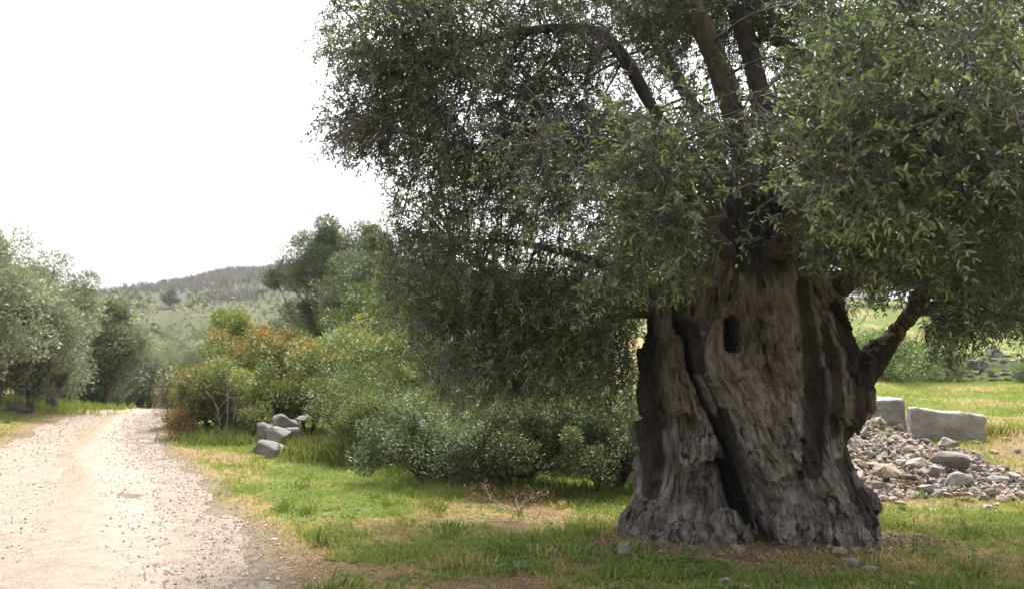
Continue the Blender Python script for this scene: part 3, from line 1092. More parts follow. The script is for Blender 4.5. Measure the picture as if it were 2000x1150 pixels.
def olive_crown():
    cl = []          # cluster centre, radius, twigs, tint
    for s in SKEL:   # along the outer limbs
        for k in range(len(s) // 2, len(s), 2):
            for _ in range(2):
                cl.append((s[k, :3] + RNG.normal(size=3) * np.array([.35, .4, .3]), RNG.uniform(.3, .5)))
    def scatter(n, lo, hi, Ylo, Yhi):
        for _ in range(n):
            cl.append((P(RNG.uniform(lo[0], hi[0]), RNG.uniform(lo[1], hi[1]), RNG.uniform(Ylo, Yhi)), RNG.uniform(.2, .42)))
    scatter(44, (600, -20), (1000, 340), 7.6, 9.6)        # the airy left wing
    scatter(40, (850, 0), (1450, 330), 8.5, 11.5)
    scatter(58, (750, 360), (1260, 620), 8.0, 11.0)       # the dense hanging skirt
    scatter(50, (790, 560), (1250, 790), 8.3, 10.4)
    scatter(20, (1210, 280), (1420, 540), 6.2, 7.8)       # sprays in front of the trunk
    scatter(26, (1400, 150), (1750, 480), 6.0, 8.0)
    scatter(46, (1600, 220), (2080, 620), 5.4, 8.4)
    scatter(34, (1450, -20), (2080, 300), 7.0, 10.5)
    scatter(24, (1700, 400), (2080, 640), 8.5, 11.0)
    scatter(16, (1700, 560), (2050, 720), 7.5, 9.5)
    scatter(20, (600, -420), (2200, -40), 7.5, 11.0)      # the top, out of the frame
    scatter(14, (1250, 480), (1700, 640), 9.6, 11.0)
    C0 = np.array([c for c, _ in cl])
    R0 = np.array([r for _, r in cl])
    per = 44
    m = len(cl) * per
    cpx, cpy = proj(C0)
    hang = np.where(cpy > 480, .55, .12) * RNG.uniform(.4, 1.4, len(cl)) * np.where(C0[:, 1] < 7.6, .1, 1)
    c, r = np.repeat(C0, per, 0), np.repeat(R0, per)[:, None]
    o = rand_dir(m) * RNG.random((m, 1)) ** .45
    b = c + o * r * np.array([1.15, 1.15, .85])
    d = norm(o * .9 + .75 * rand_dir(m) + np.array([0, 0, -1.0]) * np.repeat(hang, per)[:, None] + .25 * norm(b - np.array([TX, TY, 3.0])))
    L = RNG.uniform(.16, .34, m)
    tip = b + d * L[:, None]
    ok = np.ones(m, bool)
    for q in (b, tip):
        px, py = proj(q)
        jit = 17 * RNG.normal(size=(2, m)) + 26 * np.repeat(RNG.normal(size=(2, len(cl))), per, 1) * .6
        ok &= in_poly(px + jit[0], py + jit[1], CROWN) | (py < -60)
        ok &= ~(in_poly(px, py, FRONT_CLEAR) & (q[:, 1] < 9.2))
        ok &= q[:, 1] > 4.4
        ok &= ~(in_poly(px, py, STUMP) & (q[:, 1] < 8.9) & (RNG.random(m) < .82))
        for bp in BARE:
            ok &= ~(in_poly(px, py, bp) & (q[:, 1] < 8.9) & (RNG.random(m) < .86))
    px, py = proj(b)
    thin = np.where(py < -60, .26, np.where((px < 1050) & (py < 340), .76, np.where((py < 260) & (px > 1000), .95, np.where((px < 1270) & (py > 340), .72, .88))))
    ok &= RNG.random(m) < thin
    cpx, cpy = proj(C0)
    near_c = sst(8.2, 6.8, C0[:, 1])                   # sprays of young leaves on the side that faces the road
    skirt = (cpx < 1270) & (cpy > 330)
    young_or_lit = np.clip(np.where(cpx < 1450, .9, .7) * near_c * (RNG.random(len(cl)) < .6) + .6 * (RNG.random(len(cl)) < np.where(skirt, .75, .2)), 0, 1)  # young tips; the extra pale ones paint light into the shaded skirt
    ctone = RNG.uniform(.68, 1.3, len(cl))
    cid = np.repeat(np.arange(len(cl)), per)[ok]
    b, d, L = b[ok], d[ok], L[ok]
    m = len(b)
    droop = RNG.uniform(.05, .4, m)
    gt, gl = Geo(), Geo()
    sc = np.array((.16, .155, .12)) * RNG.uniform(.6, 1.3, (m, 1))
    sc = np.repeat(sc, 12, 0)
    stems(gt, b, d, L, .0032, droop, sc)
    # leaves in opposite pairs along each twig
    k = 8
    t = (np.arange(k) + .6) / k
    for i, ti in enumerate(t):
        p = b + d * (L * ti)[:, None]
        p[:, 2] -= droop * L * ti ** 2
        dd = norm(d - np.array([0, 0, 1.0]) * (2 * droop * ti)[:, None])
        side = norm(np.cross(dd, norm(RNG.normal(size=(m, 3)) * .5 + (np.array([0, 0, 1.0]) if i % 2 else np.array([.7, .7, .2])))))
        for sg in (-1, 1):
            keep = RNG.random(m) < .86
            ld = norm(dd * RNG.uniform(.35, 1.0, (m, 1)) + sg * side * .8 + .25 * rand_dir(m))
            up = norm(np.array([0, 0, 1.0]) + .55 * RNG.normal(size=(m, 3)))
            tone = RNG.uniform(.65, 1.3, (m, 1))
            base = np.where(RNG.random((m, 1)) < .35, np.array((.078, .096, .057)), np.array((.037, .048, .034)))
            tipf = sst(.3, .95, ti) * young_or_lit[cid][:, None]
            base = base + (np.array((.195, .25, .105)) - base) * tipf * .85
            colr = base * tone * (ctone * np.where(skirt, 1.3, 1.0))[cid][:, None]  # skirt leaves coloured lighter to offset the crown's shade
            yel = RNG.random((m, 1)) < .007
            colr = np.where(yel, np.array((.30, .20, .035)) * RNG.uniform(.5, 1.3, (m, 1)), colr)
            lf = keep
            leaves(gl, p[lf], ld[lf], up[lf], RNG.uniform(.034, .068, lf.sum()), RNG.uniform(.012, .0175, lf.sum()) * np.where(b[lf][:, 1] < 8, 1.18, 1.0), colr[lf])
    # branchlets from the limbs to each clump, finer ones inside it
    for i in range(len(cl)):
        pxy = proj(C0[i])
        if not (in_poly(np.array([pxy[0]]), np.array([pxy[1]]), CROWN)[0] or pxy[1] < -40) or (in_poly(np.array([pxy[0]]), np.array([pxy[1]]), FRONT_CLEAR)[0] and C0[i][1] < 9.2):
            continue
        j = np.argmin(((SK[:, :3] - C0[i]) ** 2).sum(1))
        a, e = SK[j, :3], C0[i]
        ln = np.linalg.norm(e - a)
        if ln > .12:
            mid = (a + e) / 2 + RNG.normal(size=3) * ln * .06 + np.array([0, 0, .06 * ln])
            path = smooth_path([a, mid, e], 9)
            tube(gt, path, np.linspace(min(.006 + .008 * ln, .02), .005, 9), 5, (.10, .072, .058), .3)
        own = np.flatnonzero(cid == i)[::3]
        for w in own:
            q = np.array([C0[i], (C0[i] + b[w]) / 2 + RNG.normal(size=3) * .04, b[w]])
            tube(gt, q, [.006, .0045, .003], 3, (.16, .13, .11), 0, False)
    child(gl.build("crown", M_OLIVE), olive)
    tw = child(gt.build("twigs", M_TWIG), olive)
    tw["kind"] = "stuff"
    # dead grey twigs hanging in fans
    gd = Geo()
    for (u, v, Y, n, dirn, ln) in ((1090, 255, 8.3, 60, (-.25, -.1, -1), .8), (1070, 290, 8.5, 40, (-.9, 0, -.6), .7), (1130, 250, 8.2, 30, (.2, -.1, -1), .7), (860, 170, 8.1, 40, (-1, 0, -.35), .9), (760, 230, 8.1, 40, (-1, 0, -.45), .7),
                                   (1880, 60, 7.2, 60, (.1, -.3, -1), .8), (1960, 90, 7.0, 50, (-.2, -.2, -1), .8), (1180, 60, 8.6, 40, (-.1, -.1, -1), .6), (1260, 60, 8.6, 50, (.0, 0, 1), .8), (1870, 170, 6.6, 26, (0, -.2, -1), .6), (960, 150, 8.3, 40, (-.8, 0, .4), .9)):
        n = int(n * 1.6)
        p0 = P(u, v, Y)
        p = p0 + RNG.normal(size=(n, 3)) * np.array([.16, .12, .08])
        dr = norm(np.array(dirn) + .45 * RNG.normal(size=(n, 3)))
        c = np.repeat(np.array((.25, .22, .20)) * RNG.uniform(.6, 1.2, (n, 1)), 15, 0)
        cc = stems(gd, p, dr, RNG.uniform(.35, 1.0, n) * ln, .0052, RNG.uniform(0, .35, n), c, 4)
        for tt in (1, 2, 3):
            dr2 = norm(dr + .7 * RNG.normal(size=(n, 3)))
            stems(gd, cc[:, tt], dr2, RNG.uniform(.1, .32, n), .0028, .2, np.repeat(np.array((.24, .21, .19)) * RNG.uniform(.6, 1.2, (n, 1)), 9, 0), 2)
    t2 = child(gd.build("dead_twigs", M_TWIG), olive)
    tag(t2, "bare grey dead twigs hanging in tangles", kind="stuff")


olive_crown()

# ------------------------------------------------------------------ stones
def rock_mesh(seed, dims=(1, 1, .7), pts=18, rough=.035, bev=.05, cuts=2, boxy=.7):
    r = np.random.default_rng(seed)
    bm = bmesh.new()
    d = norm(r.normal(size=(pts, 3)))
    d = np.sign(d) * np.abs(d) ** boxy
    d = (norm(d) if boxy > .58 else d / np.abs(d).max(1, keepdims=True)) * r.uniform(.78, 1.05, (pts, 1))
    for p in d * np.array(dims) * .5:
        bm.verts.new(p)
    res = bmesh.ops.convex_hull(bm, input=bm.verts)
    bmesh.ops.delete(bm, geom=[e for e in res["geom_interior"] if isinstance(e, bmesh.types.BMVert)], context='VERTS')
    bmesh.ops.dissolve_limit(bm, angle_limit=math.radians(16), verts=bm.verts, edges=bm.edges)
    bmesh.ops.bevel(bm, geom=list(bm.edges), offset=bev, segments=2, affect='EDGES', profile=.6)
    bmesh.ops.triangulate(bm, faces=bm.faces)
    for _ in range(cuts):
        long = [e for e in bm.edges if e.calc_length() > .12]
        if long:
            bmesh.ops.subdivide_edges(bm, edges=long, cuts=1)
            bmesh.ops.triangulate(bm, faces=[f for f in bm.faces if len(f.verts) > 3])
    v = np.array([x.co[:] for x in bm.verts])
    nn = np.array([x.normal[:] for x in bm.verts])
    k = fbm(v[:, 0] * 4 + seed, v[:, 1] * 4, v[:, 2] * 4, 4) * rough * 1.6
    for x, p in zip(bm.verts, v + nn * k[:, None]):
        x.co = p
    bm.normal_update()
    me = bpy.data.meshes.new("stone")
    bm.to_mesh(me)
    bm.free()
    me.polygons.foreach_set("use_smooth", np.ones(len(me.polygons), bool))
    me.set_sharp_from_angle(angle=math.radians(24))
    me.materials.append(M_STONE)
    return me


STONES = [rock_mesh(s, (1, .85, .64), 17 if s % 3 else 13, .045, .04 if s % 3 else .025, 2, .6) for s in range(9)] + [rock_mesh(40 + s, (1, .8, .4), 17, .04, .04, 2, .6) for s in range(4)]
BOULDERS = [rock_mesh(140 + s, (1, .85, .72), 15, .06, .04, 3, .62) for s in range(6)]
TINT = {"grey": (.29, .272, .255), "pale": (.42, .385, .345), "pink": (.44, .335, .28), "tan": (.42, .34, .26), "dark": (.16, .148, .14), "white": (.50, .485, .46), "rust": (.30, .19, .138), "slate": (.215, .205, .2)}


def stone(name, loc, size, tint, label, cat="stone", group=None, var=None, rot=None, sc=(1, 1, 1)):
    me = BOULDERS[(var or 0) % 6] if cat == "boulder" else STONES[RNG.integers(0, len(STONES)) if var is None else var]
    o = bpy.data.objects.new(name, me)
    COL.objects.link(o)
    o.location = loc
    o.rotation_euler = rot if rot is not None else (RNG.normal() * .3, RNG.normal() * .3, RNG.uniform(0, 6.28))
    o.scale = (size * sc[0], size * sc[1], size * sc[2])
    c = np.array(TINT[tint]) * RNG.uniform(.88, 1.1)
    o.color = (*c, 1)
    return tag(o, label, cat, group)


def ground_stone(px, py, wpx, tint, label, name="stone", sink=.3, var=None, flat=1.0, group=None):
    """a stone lying on the ground; (px, py) is about its middle, wpx its width in photo pixels"""
    g = G(px, py + wpx * .2)
    s = wpx * g[1] / F_PX * .95
    return stone(name, (g[0], g[1], g[2] + s * .62 * flat * (.5 - sink)), s, tint, label, "stone", group, var, (RNG.normal() * .1, RNG.normal() * .1, RNG.uniform(0, 6.28)), (1, 1, flat))


# worked blocks
def block(name, corners_px, Y, depth, label, seed, tint):
    """a squared stone whose front face has the four photo corners (tl, tr, br, bl)"""
    f = [P(u, v, Y) for u, v in corners_px]
    cen = sum(f) / 4
    bm = bmesh.new()
    back = [p + np.array([.12, depth, .0]) for p in f]
    vs = [bm.verts.new(p - cen) for p in f + back]
    for q in ((0, 3, 2, 1), (4, 5, 6, 7), (0, 1, 5, 4), (3, 7, 6, 2), (0, 4, 7, 3), (1, 2, 6, 5)):
        bm.faces.new([vs[i] for i in q])
    bmesh.ops.recalc_face_normals(bm, faces=bm.faces)
    bmesh.ops.bevel(bm, geom=list(bm.edges), offset=.022, segments=2, affect='EDGES', profile=.5)
    bmesh.ops.triangulate(bm, faces=bm.faces)
    for _ in range(4):
        bmesh.ops.subdivide_edges(bm, edges=[e for e in bm.edges if e.calc_length() > .07], cuts=1)
        bmesh.ops.triangulate(bm, faces=[x for x in bm.faces if len(x.verts) > 3])
    v = np.array([x.co[:] for x in bm.verts])
    n = np.array([x.normal[:] for x in bm.verts])
    k = .05 * fbm(v[:, 0] * 3 + seed, v[:, 1] * 3, v[:, 2] * 3, 3) + .03 * fbm(v[:, 0] * 12 + seed, v[:, 1] * 12, v[:, 2] * 12, 3)
    for x, p in zip(bm.verts, v + n * k[:, None]):
        x.co = p
    me = bpy.data.meshes.new(name)
    bm.to_mesh(me)
    bm.free()
    me.polygons.foreach_set("use_smooth", np.ones(len(me.polygons), bool))
    me.set_sharp_from_angle(angle=math.radians(40))
    me.materials.append(M_STONE)
    o = bpy.data.objects.new(name, me)
    COL.objects.link(o)
    o.location = cen
    o.color = (*TINT[tint], 1)
    return tag(o, label, "stone block")


block("stone_block", [(1706, 782), (1768, 780), (1772, 836), (1700, 836)], 14.6, .5, "short upright grey stone block with a chipped rounded top, beside the long slab", 3, "grey")
block("stone_slab", [(1779, 796), (1924, 813), (1925, 872), (1777, 856)], 14.0, .45, "long squared grey stone slab lying on the edge of the rubble heap", 11, "grey")

# stones of the heap: the ones that stand out, then the rest
HEAP = [
    (1858, 900, 92, "grey", "largest pale grey boulder of the rubble heap, lying on two smaller ones", 0, .75), (1852, 868, 44, "pale", "squarish pale stone just below the long slab", 3, .9),
    (1790, 908, 42, "tan", "upright tan block in the middle of the rubble heap", 1, 1.25), (1828, 924, 40, "grey", "leaning grey stone under the largest boulder, left one of the two", 2, 1.3),
    (1872, 937, 56, "grey", "wide grey stone under the largest boulder, right one of the two", 4, .95), (1738, 920, 66, "tan", "broad tan boulder lying low in the heap beside the upright block", 5, .85),
    (1682, 938, 50, "tan", "tan boulder of the heap half hidden behind the olive trunk", 6, 1.0), (1808, 953, 46, "pale", "flat pale stone at the front of the heap", 10, .9),
    (1880, 966, 44, "pink", "flat pinkish stone at the foot of the heap", 11, .7), (1722, 948, 42, "grey", "rounded grey stone below the broad tan boulder", 7, .9),
    (1690, 806, 26, "grey", "dark grey stone topping the heap right beside the trunk", 8, .9), (1938, 962, 34, "grey", "pointed grey stone where the heap thins out", 2, .9),
    (1780, 932, 44, "dark", "dark shaded stone wedged below the upright tan block", 12, .7), (1692, 968, 46, "rust", "rust brown broken stone at the left foot of the heap", 3, .8),
    (1722, 822, 34, "tan", "tan lump of stone leaning on the short upright block", 5, 1.1), (1758, 836, 30, "tan", "small tan stone below the right corner of the short block", 6, .9),
]
for (u, v, w, t, lab, var, fl) in HEAP:
    g = G(u, v + w * .25)
    s = w * g[1] / F_PX * 1.08
    stone("boulder" if w > 50 else "stone", (g[0], g[1], g[2] + s * .24), s, t, lab, "stone", None, var, (RNG.normal() * .15, RNG.normal() * .15, RNG.uniform(-.4, .4)), (1, 1, fl))
KINDS = {"grey": "small grey stone among the loose rubble of the heap", "pale": "small pale whitish stone among the loose rubble of the heap", "pink": "small pinkish stone among the loose rubble of the heap",
         "tan": "small tan stone among the loose rubble of the heap", "rust": "small rust red stone among the loose rubble of the heap"}
placed = [(u, v, w * .8) for (u, v, w, *_r) in HEAP]
tries = 0
count = 0
while count < 265 and tries < 9000:
    tries += 1
    u, v = RNG.uniform(1640, 2030), RNG.uniform(800, 985)
    if not in_poly(np.array([u]), np.array([v]), HEAP_POLY)[0]:
        continue
    w = RNG.choice([16, 20, 24, 29, 34, 40], p=[.18, .24, .24, .18, .11, .05]) * np.interp(v, [800, 980], [.85, 1.1])
    if any((u - a) ** 2 + ((v - b) * 1.7) ** 2 < (.40 * (w + c)) ** 2 for a, b, c in placed):
        continue
    placed.append((u, v, w))
    g = G(u, v + w * .25)
    s = w * g[1] / F_PX * 1.2
    t = RNG.choice(["grey", "pale", "pink", "tan", "rust"], p=[.20, .27, .27, .18, .08])
    stone("stone", (g[0], g[1], g[2] + s * .16), s, t, KINDS[t], "stone", KINDS[t].replace("small", "small").replace("stone", "stones", 1))
    count += 1

# chips and small rubble between them, too many to count
def rubble():
    n = 1300
    u, v = RNG.uniform(1640, 2040, 6000), RNG.uniform(800, 990, 6000)
    k = in_poly(u, v, HEAP_POLY)
    u, v = u[k][:n], v[k][:n]
    vs, fs = [], []
    base = STONES[0]
    src = []
    for k in range(4):
        me = rock_mesh(80 + k, (1, .85, .65), 12, .02, .06, 0)
        vv = np.array([x.co[:] for x in me.vertices])
        ff = np.array([list(f.vertices)[:3] for f in me.polygons])
        src.append((vv, ff))
    g = Geo()
    pal = np.array([TINT[t] for t in ("grey", "pale", "pink", "tan", "rust", "dark")])
    for i in range(len(u)):
        p = G(u[i], v[i] + 3)
        vv, ff = src[i % 4]
        s_ = RNG.uniform(.035, .10)
        a = RNG.uniform(0, 6.28, 3)
        M = np.array(Euler(a).to_matrix())
        q = p + (vv * s_) @ M.T + np.array([0, 0, s_ * RNG.uniform(.1, .5)])
        g.add(q, None, ff, pal[RNG.integers(0, 6)] * RNG.uniform(.8, 1.1))
    tag(g.build("rubble", M_GRAVEL, smooth=False), "stone chips filling the gaps of the rubble heap", kind="stuff")


rubble()

# stones lying about
for a in (
    (1220, 1072, 52, "grey", "angular grey stone in front of the left foot of the olive trunk", .2, 3, 1.0), (1160, 1074, 28, "grey", "small grey stone in the grass just left of the angular one", .25, 7, .8),
    (1085, 1072, 36, "tan", "tan stone half sunk in soil left of the tree", .3, 5, .8), (1440, 1072, 44, "tan", "earthy tan stone leaning at the middle of the trunk foot", .3, 1, 1.1),
    (1516, 1078, 20, "rust", "little reddish stone standing against the trunk foot", .15, 6, 1.1), (1640, 1072, 42, "tan", "tan stone at the right front of the trunk", .25, 8, .8),
    (1666, 1098, 42, "grey", "grey stone in the shade in front of the right side of the trunk", .25, 2, .8), (1700, 1104, 46, "tan", "low brownish stone next to the shaded grey one", .35, 10, .8),
    (1684, 1042, 28, "pale", "pale stone tucked against the right flank of the trunk", .2, 4, 1.0), (1712, 1030, 34, "grey", "bluish grey stone behind the right flank of the trunk", .2, 0, 1.0),
    (1714, 1056, 26, "pale", "thin pale chip of stone right of the trunk foot", .3, 11, .7), (1634, 1108, 26, "tan", "small tan stone in the soil before the trunk, nearest the frame", .3, 7, .8),
    (1416, 1134, 30, "white", "whitish stone in the grass before the trunk, low in the picture", .25, 3, .8), (1460, 1142, 34, "pale", "flat pale stone at the bottom edge, beside the whitish one", .4, 12, .7),
    (1782, 1142, 26, "white", "white stone in the shaded grass at the lower right", .2, 2, .9), (1866, 1096, 15, "pale", "tiny pale pebble in the shade at the right", .2, 4, .8),
    (1930, 990, 30, "white", "white stone lying on the bare ground before the heap", .2, 8, .8), (1944, 984, 20, "white", "white stone touching the back of another before the heap", .2, 5, .8),
    (1758, 980, 30, "pink", "pinkish stone lying alone before the heap", .3, 10, .8), (1830, 1056, 24, "tan", "brown stone on the dry grass right of the tree", .3, 6, .8),
    (1757, 1000, 16, "white", "little white stone on the grass left of the bare ground", .25, 1, .8), (1822, 992, 26, "tan", "flat tan stone on the thin grass before the heap", .35, 11, .6),
    (1070, 955, 26, "pink", "rounded pinkish stone in the grass before the dark shrubs", .2, 0, .8), (1005, 958, 22, "white", "flat white stone left of the pinkish one", .35, 12, .6),
    (682, 920, 14, "white", "small white stone in the grass near the boulders", .25, 3, .8), (628, 902, 13, "white", "small white stone by the tall dry grass", .25, 5, .8),
    (655, 1142, 17, "white", "white stone at the road edge, lowest in the picture", .2, 2, .8), (536, 1052, 26, "white", "flat white stone at the grassy road edge", .3, 10, .7),
    (545, 1060, 20, "pale", "pale flake of stone under the flat white one", .35, 11, .6), (636, 1088, 22, "grey", "flat grey stone where road and grass meet", .35, 12, .6),
    (40, 1075, 32, "white", "white stone standing out of the near left wheel track", .38, 4, .6), (372, 1132, 22, "white", "white stone in the middle of the near road", .3, 7, .7),
    (332, 1112, 18, "pale", "pale stone on the near road behind the white one", .3, 1, .7), (395, 1043, 12, "pale", "small pale stone on the road, near its right side", .3, 8, .7),
    (403, 1058, 11, "rust", "small red stone on the road near its right side", .3, 6, .7), (70, 1110, 16, "grey", "grey stone on the left wheel track close by", .3, 3, .7),
    (120, 872, 20, "pale", "flat pale stone in the left wheel track farther on", .35, 10, .6), (92, 874, 16, "white", "white stone in the left verge of the road", .3, 2, .7),
    (160, 931, 15, "tan", "tan stone on the stony rib of the road", .3, 5, .7), (285, 855, 40, "white", "flat white ledge of stone across the far road", .42, 12, .5),
    (45, 840, 12, "white", "white stone in the grass of the left bank", .25, 7, .8), (12, 822, 18, "grey", "grey stone on the left bank at the picture's edge", .3, 1, .8),
    (1905, 862, 22, "grey", "grey stone behind the right end of the slab", .3, 4, .8), (1968, 856, 26, "tan", "tan stone in the bank right of the slab", .3, 8, .8), (1985, 878, 30, "grey", "grey stone in the dry bank right of the slab", .3, 0, .8),
    (1940, 882, 24, "tan", "small tan stone in the bank below the slab's right end", .3, 3, .8),
):
    ground_stone(a[0], a[1], a[2], a[3], a[4], sink=a[5], var=a[6], flat=a[7])

# the boulders by the road
for (u, v, Y, w, sc, t, lab, var, rz) in (
    (516, 843, 17.0, 34, (1, .9, 1.3), "slate", "upright grey boulder at the left end of the roadside group", 4, .3),
    (543, 853, 16.6, 52, (1, .8, .8), "slate", "broad grey boulder in the middle of the roadside group", 0, .1),
    (528, 879, 16.0, 66, (1, .8, .62), "slate", "low flat topped grey boulder in front of the roadside group", 10, .0),
    (565, 829, 17.6, 58, (1, .8, .7), "slate", "sloping pale boulder at the back of the roadside group", 5, .5),
    (572, 846, 17.2, 30, (1, .9, .8), "slate", "small pale boulder squeezed between the roadside ones", 7, .5),
    (592, 818, 17.8, 22, (1, .9, .8), "grey", "white topped stone under the shrub behind the roadside boulders", 3, .5)):
    p = P(u, v - 3, Y)
    stone("boulder", p, w * Y / F_PX * 1.38, t, lab, "boulder", None, var, (.16 * math.sin(u), .22 * math.cos(u * 1.7), rz + .5 * math.sin(u * .9)), sc)
for (u, v, w, t, lab, var) in ((32, 778, 34, "dark", "dark grey boulder below the leftmost olive trees", 2), (50, 783, 22, "dark", "small dark boulder right of the other one under the left olives", 6), (12, 784, 22, "grey", "grey boulder at the left picture edge under the olives", 1)):
    g = G(u, v + 6)
    s = w * 27.0 / F_PX
    p = P(u, v, 27.0)
    stone("boulder", (p[0], p[1], float(gz(p[0], p[1])) + s * .2), s * 1.2, t, lab, "boulder", None, var)


# dry stone wall on the terrace
def dry_wall():
    root = empty("dry_stone_wall", P(1950, 720, 33.8), "low tumbledown dry stone wall of grey slabs at the back of the field", "wall")
    bx = bmesh.new()
    r = np.random.default_rng(3)
    src = [rock_mesh(60 + s, (1, .8, .5), 14, .02, .05, 0) for s in range(4)]
    base = np.array(root.location)
    for u0, u1, h in ((1700, 1860, .35), (1860, 1920, .6), (1920, 2090, 1.0), (2090, 2200, .8)):
        v = 0.0
        row = 0
        while v < h:
            u = u0 + r.uniform(0, 8)
            hh = r.uniform(.12, .22)
            while u < u1:
                w = r.uniform(12, 30)
                p = P(u + w / 2, 735, 33.9)
                p[2] = float(gz(p[0], 33.4)) + v + hh * .45 + r.normal() * .035
                p[1] += r.normal() * .06
                me = src[r.integers(0, 4)]
                tmp = bmesh.new()
                tmp.from_mesh(me)
                s = w * 33.9 / F_PX * 1.1
                for x in tmp.verts:
                    x.co = Vector((x.co.x * s, x.co.y * .5, x.co.z * hh * 2.3 * (.75 + .5 * ((w * 7.3) % 1)))) + Vector(p - base)
                tmp.to_mesh(me2 := bpy.data.meshes.new("w"))
                tmp.free()
                bx.from_mesh(me2)
                bpy.data.meshes.remove(me2)
                u += w
            v += hh
            row += 1
    me = bpy.data.meshes.new("stone_courses")
    bx.to_mesh(me)
    bx.free()
    me.materials.append(M_STONE)
    o = bpy.data.objects.new("stone_courses", me)
    COL.objects.link(o)
    o.parent = root
    o.color = (.27, .255, .24, 1)


dry_wall()
for (u, v, Y, w, t, lab, var) in ((1910, 712, 32.8, 48, "dark", "rounded dark boulder leaning before the dry stone wall", 0), (1940, 688, 33.6, 44, "grey", "big flat grey block on top of the dry stone wall", 10), (1986, 730, 32.5, 34, "grey", "grey boulder fallen at the foot of the dry stone wall", 4),
                                  (1862, 718, 33, 22, "grey", "small grey stone at the broken left end of the wall", 6), (1860, 690, 35.5, 24, "pale", "pale stone on the terrace above the wall's left end", 5)):
    stone("boulder", P(u, v, Y), w * Y / F_PX, t, lab, "boulder", None, var, (.1, .1, .4))

# ------------------------------------------------------------------ trees and shrubs behind
def leaf_tree(name, seed, H, R, trunk_h, r0, n_clump, n_leaf, lsize, cols, clump_r, label, cat="tree", loc=(0, 0, 0), flat=.8, open_=0.0, bark=None, n_stem=1, part="trunk", crown_name="crown", lo_frac=.0, mat=None, group=None, rz=0, sc=1.0, tipc=None, tipf=0.0, aspect=.36):
    """a plant with its own stems and a crown of loose clumps of leaves"""
    global RNG
    keep_rng = RNG
    RNG = np.random.default_rng(seed)
    root = empty(name, loc, label, cat, group, rz, sc)
    ch = H - trunk_h
    cc = []
    for i in range(n_clump):
        o = rand_dir(1)[0] * (RNG.random() ** .33)
        if o[2] < -.75:
            o[2] *= -.4
        p = np.array([o[0] * R, o[1] * R, trunk_h + ch * (.5 + .46 * o[2])])
        p[:2] *= 1 - .28 * max(o[2], 0)
        p += RNG.normal(size=3) * R * .08
        cc.append(p)
    cc = np.array(cc)
    cr = clump_r * RNG.uniform(.6, 1.35, n_clump)
    per = max(1, int(n_leaf / n_clump))
    m = n_clump * per
    c, r = np.repeat(cc, per, 0), np.repeat(cr, per)[:, None]
    o = rand_dir(m)
    p = c + o * r * RNG.random((m, 1)) ** .4 * np.array([1, 1, flat])
    p += .18 * r * np.stack([fbm(p[:, 0] * 3 + s, p[:, 1] * 3, p[:, 2] * 3, 2) for s in (0, 11, 22)], 1)
    ok = p[:, 2] > .03 + lo_frac * H
    p, o = p[ok], o[ok]
    m = len(p)
    ci = np.repeat(np.arange(n_clump), per)[ok]
    tone = (RNG.uniform(.72, 1.25, n_clump)[ci] * RNG.uniform(.75, 1.25, m))[:, None]
    ca = np.array(cols)
    col = ca[RNG.integers(0, len(ca), m)] * .5 + .5 * ca[RNG.integers(0, len(ca), n_clump)][ci]
    if tipc is not None:
        top = sst(.25, .9, o[:, 2]) * (RNG.random(n_clump)[ci] < tipf) * (RNG.random(m) < .7)
        col = col + (np.array(tipc) - col) * top[:, None]
    g = Geo()
    d = norm(o * .8 + .7 * rand_dir(m) + np.array([0, 0, .15]))
    up = norm(o * .5 + np.array([0, 0, 1.0]) + .6 * RNG.normal(size=(m, 3)))
    kites(g, p, d, up, lsize * RNG.uniform(.7, 1.3, m), lsize * aspect * RNG.uniform(.7, 1.3, m), col * tone)
    g.build(crown_name, mat or M_FAR, root)
    # stems
    gt = Geo()
    for s in range(n_stem):
        a = RNG.uniform(0, 6.28)
        sp = 0 if n_stem == 1 else .35 * R
        base = np.array([math.cos(a) * sp * .4, math.sin(a) * sp * .4, -.15])
        topp = np.array([RNG.normal() * .12 * R + math.cos(a) * sp, RNG.normal() * .12 * R + math.sin(a) * sp, trunk_h + ch * .22])
        mid = (base + topp) / 2 + RNG.normal(size=3) * r0 * .9
        path = smooth_path([base, mid, topp], 10)
        tube(gt, path, r0 * np.linspace(1.25, .6, 10) / (1 if n_stem == 1 else 1.5), 9, rough=.5)
        for k in range(s, n_clump, n_stem):
            e = cc[k]
            f = path[int(RNG.integers(5, 10))]
            ln = np.linalg.norm(e - f)
            q = smooth_path([f, (f + e) / 2 + RNG.normal(size=3) * ln * .08 + np.array([0, 0, -.05 * ln]), e], 7)
            tube(gt, q, np.linspace(r0 * .32, r0 * .06 + .004, 7), 5, rough=.3)
    gt.build(part, bark or M_FARBARK, root)
    RNG = keep_rng
    return root


def gp(px, Y, dz=0.0):
    x = (px - 1000) / F_PX * Y * 1.0
    return (x, Y, float(gz(x, Y)) + dz)


